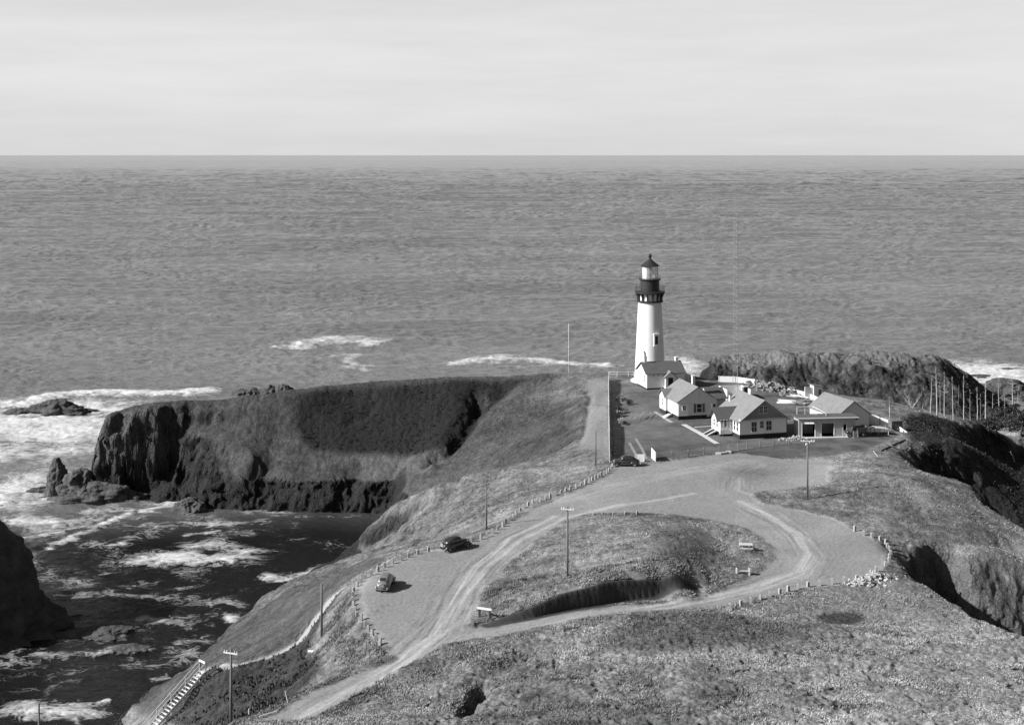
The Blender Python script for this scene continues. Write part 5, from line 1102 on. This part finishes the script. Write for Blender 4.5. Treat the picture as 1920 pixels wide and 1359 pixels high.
rock('pointed dark pinnacle off the tip of the headland', *wP(108, 934, 0)[:2], [(-1.5, 3.4), (0, 3.0), (3, 2.6), (5.5, 2.1), (7.5, 1.4), (8.6, .7), (9.0, 0)], 7, .9, .8, amp=.14)
rock('lumpy dark rock between the pinnacle and the cliff', *wP(150, 936, 0)[:2], [(-1.5, 5.0), (0, 4.4), (3, 3.6), (5.2, 2.4), (6.4, 1.0), (6.7, 0)], 8, 1.1, .9)
rock('broad low rock ledge at the foot of the western cliff', *wP(185, 938, 0)[:2], [(-1.5, 7.6), (0, 7.0), (1.5, 5.8), (3, 3.4), (4, 1.2), (4.3, 0)], 9, 1.5, .7)
rock('low black ledge left of the pinnacle', *wP(82, 924, 0)[:2], [(-1.5, 3.4), (0, 2.8), (.8, 1.9), (1.4, .7), (1.5, 0)], 10, 1.4, .7)
rock('long low reef rock in the white surf at far left', *wP(105, 776, 0)[:2], [(-1.5, 7), (0, 6.2), (1.5, 4.6), (3.2, 2.6), (4.4, 1), (4.7, 0)], 11, 1.5, .8)
rock('flat reef rock at the left edge in the surf', *wP(40, 778, 0)[:2], [(-1.5, 5), (0, 4.4), (1.2, 2.8), (1.9, 1.0), (2.1, 0)], 12, 1.5, .7)
rock('thin flat reef rock trailing right of the surf-washed reef', *wP(152, 773, 0)[:2], [(-1.5, 4), (0, 3.4), (.9, 2.2), (1.4, .6), (1.5, 0)], 13, 1.5, .6)
for i, (px, h, r) in enumerate([(452, 2.8, 4.5), (478, 3.2, 4.5), (505, 3.8, 4.6), (530, 4.2, 4.5)]):
    rock('ragged dark rock showing beyond the crest of the headland, ' + ['lowest and leftmost of four', 'second from the left of four', 'third from the left of four', 'tallest, nearest the grassy crest'][i], *wP(px, 745, 0)[:2], [(-1.5, r), (0, r * .9), (h * .6, r * .55), (h, 0)], 20 + i, 1.1, .8, amp=.25, group='rocks beyond the headland crest')
rock('rounded dark boulder in the foam under the headland cliff', *wP(358, 957, 0)[:2], [(-1.5, 3.6), (0, 3.0), (1.5, 2.4), (2.6, 1.2), (2.9, 0)], 14, 1.2, .9)
rock('small wet rock left of the rounded boulder under the cliff', *wP(308, 936, 0)[:2], [(-1.5, 2.2), (0, 1.8), (.9, 1.2), (1.4, 0)], 15, 1.3, .8)
rock('dark crag in the surf at the far right beyond the trees', 153.0, 398, [(-1.5, 9), (0, 8), (3, 6.2), (5.4, 3.6), (6.4, 1.4), (6.8, 0)], 16, 1.3, .8, amp=.22)
rock('low dark crag left of the larger one beyond the trees', 141.0, 396, [(-1.5, 7), (0, 6), (2.2, 4.4), (3.8, 2), (4.3, 0)], 17, 1.3, .8, amp=.22)
rock('flat dark rock just awash in the far right surf', *wP(1892, 697, 0)[:2], [(-1.5, 7), (0, 5.5), (.9, 3.5), (1.5, 0)], 18, 1.6, .7)
rock('small dark rock in the far right surf, left of the flat one', *wP(1838, 708, 0)[:2], [(-1.5, 4.5), (0, 3.6), (.8, 2.2), (1.2, 0)], 19, 1.6, .7)

# ------------------------------------------------------------------ heaps
def heap(name, label, cat, spots, mt, kind='stuff'):
    m = MB(); rg = random.Random(5)
    for (px, py, n_, rx, ry, h, s0, s1) in spots:
        cx_, cy_, _ = hit(px, py)
        for _ in range(n_):
            u, v = rg.gauss(0, .42), rg.gauss(0, .42); x = cx_ + rx * u; y = cy_ + ry * v; s = rg.uniform(s0, s1); z = gz(x, y) + max(0, h * (1 - (u * u + v * v) * 1.6)) * rg.uniform(.1, 1) + s * .2
            R_ = Matrix.Translation((x, y, z)) @ Matrix.Rotation(rg.uniform(0, 6), 4, 'Z') @ Matrix.Rotation(rg.uniform(-.6, .6), 4, 'X'); m.M = R_
            a, b2, c = s * rg.uniform(.6, 1), s * rg.uniform(.45, .9), s * rg.uniform(.35, .6); j = lambda q: q * rg.uniform(.6, 1)
            m.add([(-j(a), -j(b2), -j(c)), (j(a), -j(b2), -j(c)), (j(a), j(b2), -j(c)), (-j(a), j(b2), -j(c)), (-j(a), -j(b2), j(c)), (j(a), -j(b2), j(c)), (j(a), j(b2), j(c)), (-j(a), j(b2), j(c))],
                  [(3, 2, 1, 0), (4, 5, 6, 7), (0, 1, 5, 4), (1, 2, 6, 5), (2, 3, 7, 6), (3, 0, 4, 7)])
    return tag(m.build(name, mt), label, cat, kind=kind)
heap('rubble', 'heap of pale broken stones dumped at the right edge of the gravel', 'rubble', [(1618, 1096, 130, 2.2, 1.2, .7, .12, .3), (1645, 1086, 110, 2.2, 1.4, .8, .14, .36), (1682, 1080, 18, 2.5, 1.2, .1, .08, .2)], STONE)
heap('stone_heap', 'heap of white stones behind the wire fence in front of the nearer house', 'stones', [(1470, 826, 50, 1.8, .7, .5, .1, .25), (1492, 823, 55, 1.8, .8, .6, .1, .28)], mat('white_stone', .40, .9, .15, 3))
heap('debris', 'long untidy bank of rocks and timber scraps along the back of the yard', 'debris', [(1420, 722, 60, 4, 2.5, 1.2, .2, .6), (1440, 727, 80, 4.5, 2.5, 1.4, .2, .7), (1465, 733, 80, 5, 2.5, 1.3, .2, .6), (1485, 740, 60, 4, 2.5, 1.0, .2, .6)], mat('mixed_debris', .22, .95, .6, 1.5, bump=.1, bscale=4))
def sticks(name, label, cat, px, py, n_, L, sp, mt, ang=0.3, h=.8):
    x0, y0, z0 = hit(px, py); root = thing(name, label, cat, (x0, y0, z0)); rg = random.Random(int(px))
    for k in range(n_):
        a = ang + rg.gauss(0, .35); x = rg.uniform(-sp, sp); y = rg.uniform(-sp * .5, sp * .5); l = L * rg.uniform(.5, 1); z = rg.uniform(.05, h); q = rg.uniform(-.12, .2)
        MB().tube((x - l / 2 * math.cos(a), y - l / 2 * math.sin(a), z), (x + l / 2 * math.cos(a), y + l / 2 * math.sin(a), z + q), rg.uniform(.06, .13), n=5).build('beam', mt[k % len(mt)], root)
    return root
sticks('timber_pile', 'jumbled pile of pale planks and dark beams behind the garage', 'timber pile', 1518, 758, 26, 4.5, 2.2, [PALEW, DBARK, WHITE, WOOD])
sticks('timber_pile', 'scattered broken boards by the white fence below the hut', 'timber pile', 1500, 746, 16, 3.5, 2.6, [PALEW, WOOD, WHITE], 2.6, .5)
x, y, z = hit(1476, 757); bo = thing('upturned_boat', 'pale upturned boat lying beside the timber pile', 'boat', (x, y, z), math.radians(160))
MB().loft([(-1.9, .25, -.1, .35), (-1.7, .5, -.1, .6), (-.8, .75, -.1, .8), (.4, .72, -.1, .75), (1.4, .42, -.1, .55), (2.1, .05, -.05, .25)], 14, 2.2).build('hull', SHADEW, bo, True); MB().box(-1.8, 1.9, -.03, .03, .5, .84).build('keel', PALEW, bo)
def log_(label, p0, p1, r, mt, name='log', lift=.15):
    a, b2 = hit(*p0), hit(*p1); return tag_at(MB().tube((0, 0, lift), (b2[0] - a[0], b2[1] - a[1], b2[2] - a[2] + lift), r, r * .6, n=8).build(name, mt, None, True), label, 'log', a)
log_('long dark drift log lying on the slope right of the yard', (1652, 846), (1697, 826), .2, DBARK); log_('short dark log crossing the long drift log', (1660, 836), (1676, 842), .18, DBARK, lift=.4)
log_('small bleached log on the bank above the dark hollow', (1638, 847), (1646, 858), .14, BARK)
# ------------------------------------------------------------------ trees and shrubs
def dead_tree(label, bx, by, ty, r=.13, branches=14, bl=.9, group='bare trunks along the northern slope', lean=None, seed=0, top=.35):
    rg = random.Random(seed + bx); x, y, z = hit(bx, by); h = (EYE - (ty - HY) * y / FOC) - z
    root = thing('dead_tree', label, 'tree', (x, y, z), 0, group); lx, ly = lean or (rg.uniform(-.25, .25), rg.uniform(-.2, .2))
    pts_ = [Vector((lx * (k / 6) ** 1.5 + rg.uniform(-.05, .05), ly * (k / 6) ** 1.5, -.3 + (h + .3) * k / 6)) for k in range(7)]
    m = MB()
    for k in range(6): m.tube(pts_[k], pts_[k + 1], r * (1 - .13 * k), r * (1 - .13 * (k + 1)), n=7, cap=k == 5)
    m.build('trunk', BARK, root, True); m = MB()
    for _ in range(branches):
        t = rg.uniform(top, 1) * 6; k = min(5, int(t)); p = pts_[k].lerp(pts_[k + 1], t - k); a = rg.uniform(0, 2 * pi); L = bl * rg.uniform(.3, 1) * (1.25 - t / 8)
        q = p + Vector((math.cos(a) * L, math.sin(a) * L, L * rg.uniform(-.1, .5))); m.tube(p, q, .035, .015, n=4)
        q2 = q + Vector((math.cos(a + .6) * L * .4, math.sin(a + .6) * L * .4, L * .3)); m.tube(q, q2, .016, .008, n=3)
    m.build('branches', BARK, root); return root
for i, (bx, by, ty, r, nb, bl, lb) in enumerate([
    (1745, 773, 703, .13, 8, .7, 'leftmost of the tall bare trunks on the northern slope'),
    (1757, 779, 688, .17, 12, .8, 'tallest pale bare trunk, second from the left of the row'),
    (1771, 780, 697, .12, 16, 1.1, 'bare trunk with twiggy top, third from the left of the row'),
    (1787, 788, 706, .12, 12, .8, 'thin bare trunk, fourth from the left of the row'),
    (1807, 788, 704, .15, 10, .7, 'straight pale bare trunk, fifth from the left of the row'),
    (1833, 789, 726, .14, 8, .8, 'bare trunk standing alone, sixth from the left of the row'),
    (1848, 787, 719, .20, 16, .9, 'thick pale bare trunk, seventh from the left of the row'),
    (1861, 770, 737, .10, 6, .7, 'short thin bare trunk among dark bushes, eighth from the left'),
    (1873, 782, 704, .14, 22, 1.0, 'bare branching trunk, ninth from the left of the row'),
    (1899, 790, 703, .20, 34, 2.3, 'wide branching bare tree at the right edge of the picture'),
    (1730, 767, 756, .10, 3, .4, 'short broken trunk left of the row of bare trunks'),
    (1763, 777, 712, .07, 6, .6, 'very thin dark trunk between the tallest trunk and the twiggy one'),
    (1797, 785, 722, .07, 6, .6, 'very thin trunk between the fourth and the straight pale trunk'),
    (1819, 789, 730, .06, 6, .7, 'thin crooked trunk right of the straight pale trunk'),
    (1839, 790, 738, .06, 6, .6, 'thin short trunk close beside the lone sixth trunk'),
    (1884, 786, 728, .07, 8, .8, 'thin trunk left of the wide branching tree at the edge'),
    (1908, 792, 724, .10, 10, 1.0, 'bare trunk behind the wide branching tree at the right edge'),
    (1668, 763, 748, .05, 3, .3, 'tiny bare sapling on the ridge behind the storehouse')]):
    dead_tree(lb, bx, by, ty, r, nb, bl, seed=i)
x, y, z = hit(1710, 765); t = thing('bare_bush', 'wide bare bush of pale fanning branches left of the tall trunks', 'bush', (x, y, z)); rg = random.Random(4)
for k in range(9):
    a = rg.uniform(-2.6, .2); L = rg.uniform(2.2, 4.2); m = MB(); p = Vector((0, 0, -.1)); d_ = Vector((math.cos(a) * .75, -.2 * math.sin(a), 1)).normalized()
    for j in range(4):
        q = p + d_ * L / 4; m.tube(p, q, .09 - .02 * j, .075 - .02 * j, n=5); d_ = (d_ + Vector((rg.uniform(-.3, .3), rg.uniform(-.2, .2), .1))).normalized(); p = q
        m.tube(p, p + Vector((rg.uniform(-1, 1), rg.uniform(-.6, .6), rg.uniform(.1, .7))) * .8, .025, .01, n=3)
    m.build('branch', BARK, t)
dead_tree('curved bleached snag standing on the mound beyond the dark hollow', 1903, 868, 846, .16, 4, 1.0, None, (-1.0, 0), 3, .5)
dead_tree('small broken snag on the slope inside the dark hollow', 1766, 882, 872, .1, 3, .5, None, None, 4)
def leaves(m, c, rad, n_, s, rg, flat=.35, hollow=.45, wind=0.0):
    """leaf clumps spread unevenly through an ellipsoid"""
    lobes = [(Vector((rg.gauss(0, .45), rg.gauss(0, .45), rg.gauss(0, .4))), rg.uniform(.35, .6)) for _ in range(max(4, n_ // 60))]
    for _ in range(n_):
        lc, lr = rg.choice(lobes); d_ = Vector((rg.gauss(0, 1), rg.gauss(0, 1), rg.gauss(0, 1))).normalized() * lr * rg.uniform(hollow, 1.05); q = lc + d_
        p = Vector((c[0] + q.x * rad[0], c[1] + q.y * rad[1], max(c[2] + q.z * rad[2], .03)))
        u = Vector((rg.uniform(-1, 1), rg.uniform(-1, 1), rg.uniform(-flat, 1))).normalized(); w = u.orthogonal().normalized(); w.rotate(Matrix.Rotation(rg.uniform(0, 6), 3, u)); l = s * rg.uniform(.5, 1.2)
        m.add([p - w * l * .25, p + u * l * .5 - w * l * .1, p + u * l, p + u * l * .45 + w * l * .35], [(0, 1, 2, 3)])
def shrub(label, px, py, rad, n_, s, mt, name='shrub', group=None, seed=0, cat='shrub', lift=.7):
    rg = random.Random(seed + px); x, y, z = hit(px, py); root = thing(name, label, cat, (x, y, z), 0, group); m = MB()
    leaves(m, (0, 0, rad[2] * lift), rad, n_, s, rg); m.build('foliage', mt, root); m = MB()
    for k in range(5): a = rg.uniform(0, 6); m.tube((0, 0, -.2), (math.cos(a) * rad[0] * .5, math.sin(a) * rad[1] * .5, rad[2] * lift), .05, .02, n=4)
    m.build('stem', DBARK, root); return root
shrub('pale twiggy shrub in the fence shadow, farthest of the garden shrubs', 1157, 751, (1.1, 1.0, 1.0), 240, .4, LLEAF, seed=1)
shrub('pale flowering shrub right of the farthest garden shrub', 1168, 752, (1.0, .9, .9), 220, .4, LLEAF, seed=2)
shrub('dark shrub with light twigs, rightmost along the back of the garden', 1179, 759, (1.1, 1.0, .9), 260, .35, LEAF, seed=3)
shrub('dark rounded shrub by the middle of the long fence', 1161, 775, (1.2, 1.1, .9), 260, .35, LEAF, seed=4)
shrub('light leafy shrub in front of the dark rounded one by the fence', 1160, 782, (1.0, .9, .8), 200, .4, LLEAF, seed=5)
shrub('bright patchy shrub nearest the gate along the fence', 1165, 796, (1.0, 1.0, .8), 200, .4, mat('bright_foliage', .38, .9, .4, 2.5), seed=6)
shrub('small dark shrub at the end of the garden row, beside the lawn', 1174, 797, (.7, .7, .6), 140, .3, LEAF, seed=7)
sp = hit(1206, 785); pg = thing('shadow_streak_clump', 'made-up stand-in for dark shadow streaks, leaning plumes in the middle of the lawn', 'shadow stand-in', sp); rg = random.Random(9)
for k in range(3):
    m = MB()
    for _ in range(26):
        x0, y0 = rg.gauss(0, 1.0) + (k - 1) * .6, rg.gauss(0, .9); m.tube((x0, y0, -.05), (x0 + rg.uniform(.5, 1.6), y0 + rg.uniform(-.2, .6), rg.uniform(.7, 1.5)), .035, .02, n=3)
    m.build('stalks', (LLEAF, DARKSH, LLEAF)[k], pg)  # made-up clump; its dark stalks imitate shadow streaks on the lawn
def evergreen(label, px, py, h, rad, n_, seed, mt=LEAF):
    rg = random.Random(seed); x, y, z = hit(px, py); root = thing('evergreen_tree', label, 'tree', (x, y, z), 0, 'dark windswept evergreens at the right edge')
    MB().tube((0, 0, -.5), (rad * .25, 0, h * .9), .22, .06, n=7).build('trunk', DBARK, root, True); m = MB()
    for k in range(7): a = rg.uniform(0, 6); z_ = h * (.25 + .1 * k); m.tube((rad * .1, 0, z_), (rad * .7 * math.cos(a) * (1.1 - k / 8), rad * .7 * math.sin(a) * (1.1 - k / 8), z_ + .3), .07, .02, n=4)
    m.build('limbs', DBARK, root); m = MB()
    for k in range(6):
        f_ = (k + .5) / 6; leaves(m, (rad * .25 * f_ + rg.uniform(-.3, .3), rg.uniform(-.3, .3), h * (.22 + .72 * f_)), (rad * (1.15 - .75 * f_), rad * (1.05 - .7 * f_), h * .12), n_ // 6, .5, rg, .2)
    m.build('crown', mt, root)
evergreen('bushy dark evergreen left of the wide bare tree at the right edge', 1872, 806, 5.2, 2.6, 1500, 1)
evergreen('tallest dark evergreen close to the right edge of the picture', 1892, 812, 6.6, 2.9, 1900, 2)
evergreen('low spreading dark evergreen below the thick pale trunk', 1852, 812, 3.0, 2.8, 1100, 3)
evergreen('dark evergreen cut by the right edge of the picture', 1914, 815, 5.5, 2.8, 1500, 4)

# ------------------------------------------------------------------ low vegetation nobody could count
def tufts(name, label, n_, sampler, hgt, wid, mt, seed, blades=4, lean=(.25, .05), kind='stuff'):
    r = np.random.default_rng(seed); X, Y = sampler(r, n_); X = X.ravel(); Y = Y.ravel(); n_ = len(X)
    zc = ground(X, Y); AL = np.tile(np.clip(alb_at(X, Y) * r.uniform(.65, 1.6, n_), .02, .5), blades); S = r.uniform(.45, 1.25, n_)
    V_ = []
    for b_ in range(blades):
        a = r.uniform(0, 2 * pi, n_); ca, sa = np.cos(a), np.sin(a); h = hgt * S * r.uniform(.6, 1.1, n_); w = wid * S * r.uniform(.6, 1.2, n_)
        ox, oy = ca * w * .5, sa * w * .5; lx = lean[0] * h + ca * h * .35; ly = lean[1] * h + sa * h * .35
        px_, py_ = -sa * w * .5, ca * w * .5
        V_.append(np.stack([np.stack([X + ox - px_, Y + oy - py_, zc - .03], -1), np.stack([X + ox + px_, Y + oy + py_, zc - .03], -1),
                            np.stack([X + ox + lx + px_ * .5, Y + oy + ly + py_ * .5, zc + h], -1), np.stack([X + ox + lx - px_ * .6, Y + oy + ly - py_ * .6, zc + h * .85], -1)], 1))
    V_ = np.concatenate(V_, 0); nf = len(V_); me = bpy.data.meshes.new(name); me.vertices.add(nf * 4); me.vertices.foreach_set('co', V_.astype(np.float32).ravel())
    me.loops.add(nf * 4); me.loops.foreach_set('vertex_index', np.arange(nf * 4, dtype=np.int32)); me.polygons.add(nf); me.polygons.foreach_set('loop_start', np.arange(0, nf * 4, 4, dtype=np.int32)); me.update(calc_edges=True)
    at_ = me.attributes.new('alb', 'FLOAT', 'FACE'); at_.data.foreach_set('value', AL.astype(np.float32)); me.materials.append(mt); o = bpy.data.objects.new(name, me); COL.objects.link(o); return tag(o, label, kind=kind)
HEAPS = [(*hit(1618, 1096)[:2], 2.2), (*hit(1645, 1086)[:2], 2.4)]
def keep(X, Y, thr=0.0, flat_ok=False):
    k = (samp(S_grav, X, Y) < -.3) & (samp(S_lawn, X, Y) < 0) & (pdist(X, Y, PATH)[0] > .8) & (samp(Z, X, Y) > 2.5) & (fbm(X / 2.5, Y / 2.5, 3, 91) > thr)
    for hx, hy, hr in HEAPS: k = k & (np.hypot(X - hx, Y - hy) > hr)
    k = k & (pdist(X, Y, [(-35, 144.5), (-42.5, 137)])[0] > 1.8)
    bm = (X > -4) & (X < 24) & (Y > 130) & (Y < 152); d = np.full(X.shape, 9.0); d[bm] = pdist(X[bm], Y[bm], BANK)[0]; return k & (d > .7)
def fan(r, n_, y0, y1, u0=-.5, u1=.5, p=1.0):
    Y = y0 + (y1 - y0) * r.uniform(0, 1, n_) ** p; return r.uniform(u0, u1, n_) * Y, Y
def s_fore(r, n_):
    X, Y = fan(r, n_, 96, 150, -.24, .46); k = keep(X, Y, -.12) & (X > -26) & ((samp(S_mead, X, Y) < 0) | (r.uniform(0, 1, X.shape) < .25)) & (samp(S_damp, X, Y) < -.3); return X[k], Y[k]
def s_mid(r, n_):
    X, Y = fan(r, n_, 135, 262, -.22, .44); k = keep(X, Y, -.02) & (samp(S_north, X, Y) < 0) & (samp(S_shore, X, Y) < 0) & (samp(S_strip, X, Y) < 0) & (samp(SL, X, Y) < .9); return X[k], Y[k]
def s_dark(r, n_):
    X, Y = fan(r, n_, 105, 360, -.45, .5)
    k = (((samp(S_north, X, Y) > -1)) | (samp(S_left, X, Y) > 0) | ((Y > 305) & (X > 46)) | ((samp(S_scrub, X, Y) > 0) & (r.uniform(0, 1, X.shape) > .3))) & keep(X, Y, -.1); return X[k], Y[k]
TG = mat('dry_grass_blades', .235, .9, .5, .55); TG2 = mat('dry_grass_blades_far', .23, .9, .4, .7); TD = mat('dark_scrub_leaves', .06, .9, .5, 1.2)
def amat(name, gain):
    m = bpy.data.materials.new(name); m.use_nodes = True; nt_ = m.node_tree; b_ = nt_.nodes['Principled BSDF']; b_.inputs['Roughness'].default_value = .9; b_.inputs['Specular IOR Level'].default_value = .1
    q = N(nt_, 'ShaderNodeAttribute', attribute_name='alb'); w_ = N(nt_, 'ShaderNodeMath', operation='MULTIPLY'); w_.inputs[1].default_value = gain
    nt_.links.new(q.outputs['Fac'], w_.inputs[0]); nt_.links.new(w_.outputs[0], b_.inputs['Base Color']); return m
TG, TG2, TD = amat('meadow_grass_blades', 1.15), amat('slope_grass_blades', 1.1), amat('scrub_leaves', 1.15)
tufts('meadow_grass', 'dry tussocky grass over the foreground hill', 420000, s_fore, .22, .07, TG, 1, 3)
tufts('slope_grass', 'rough grass on the loop hill and the slopes around the gravel', 150000, s_mid, .18, .08, TG2, 2, 3)
tufts('scrub', 'dark low scrub on the shaded slopes and the northern bluffs', 150000, s_dark, .38, .20, TD, 3, 4, (.1, .0))
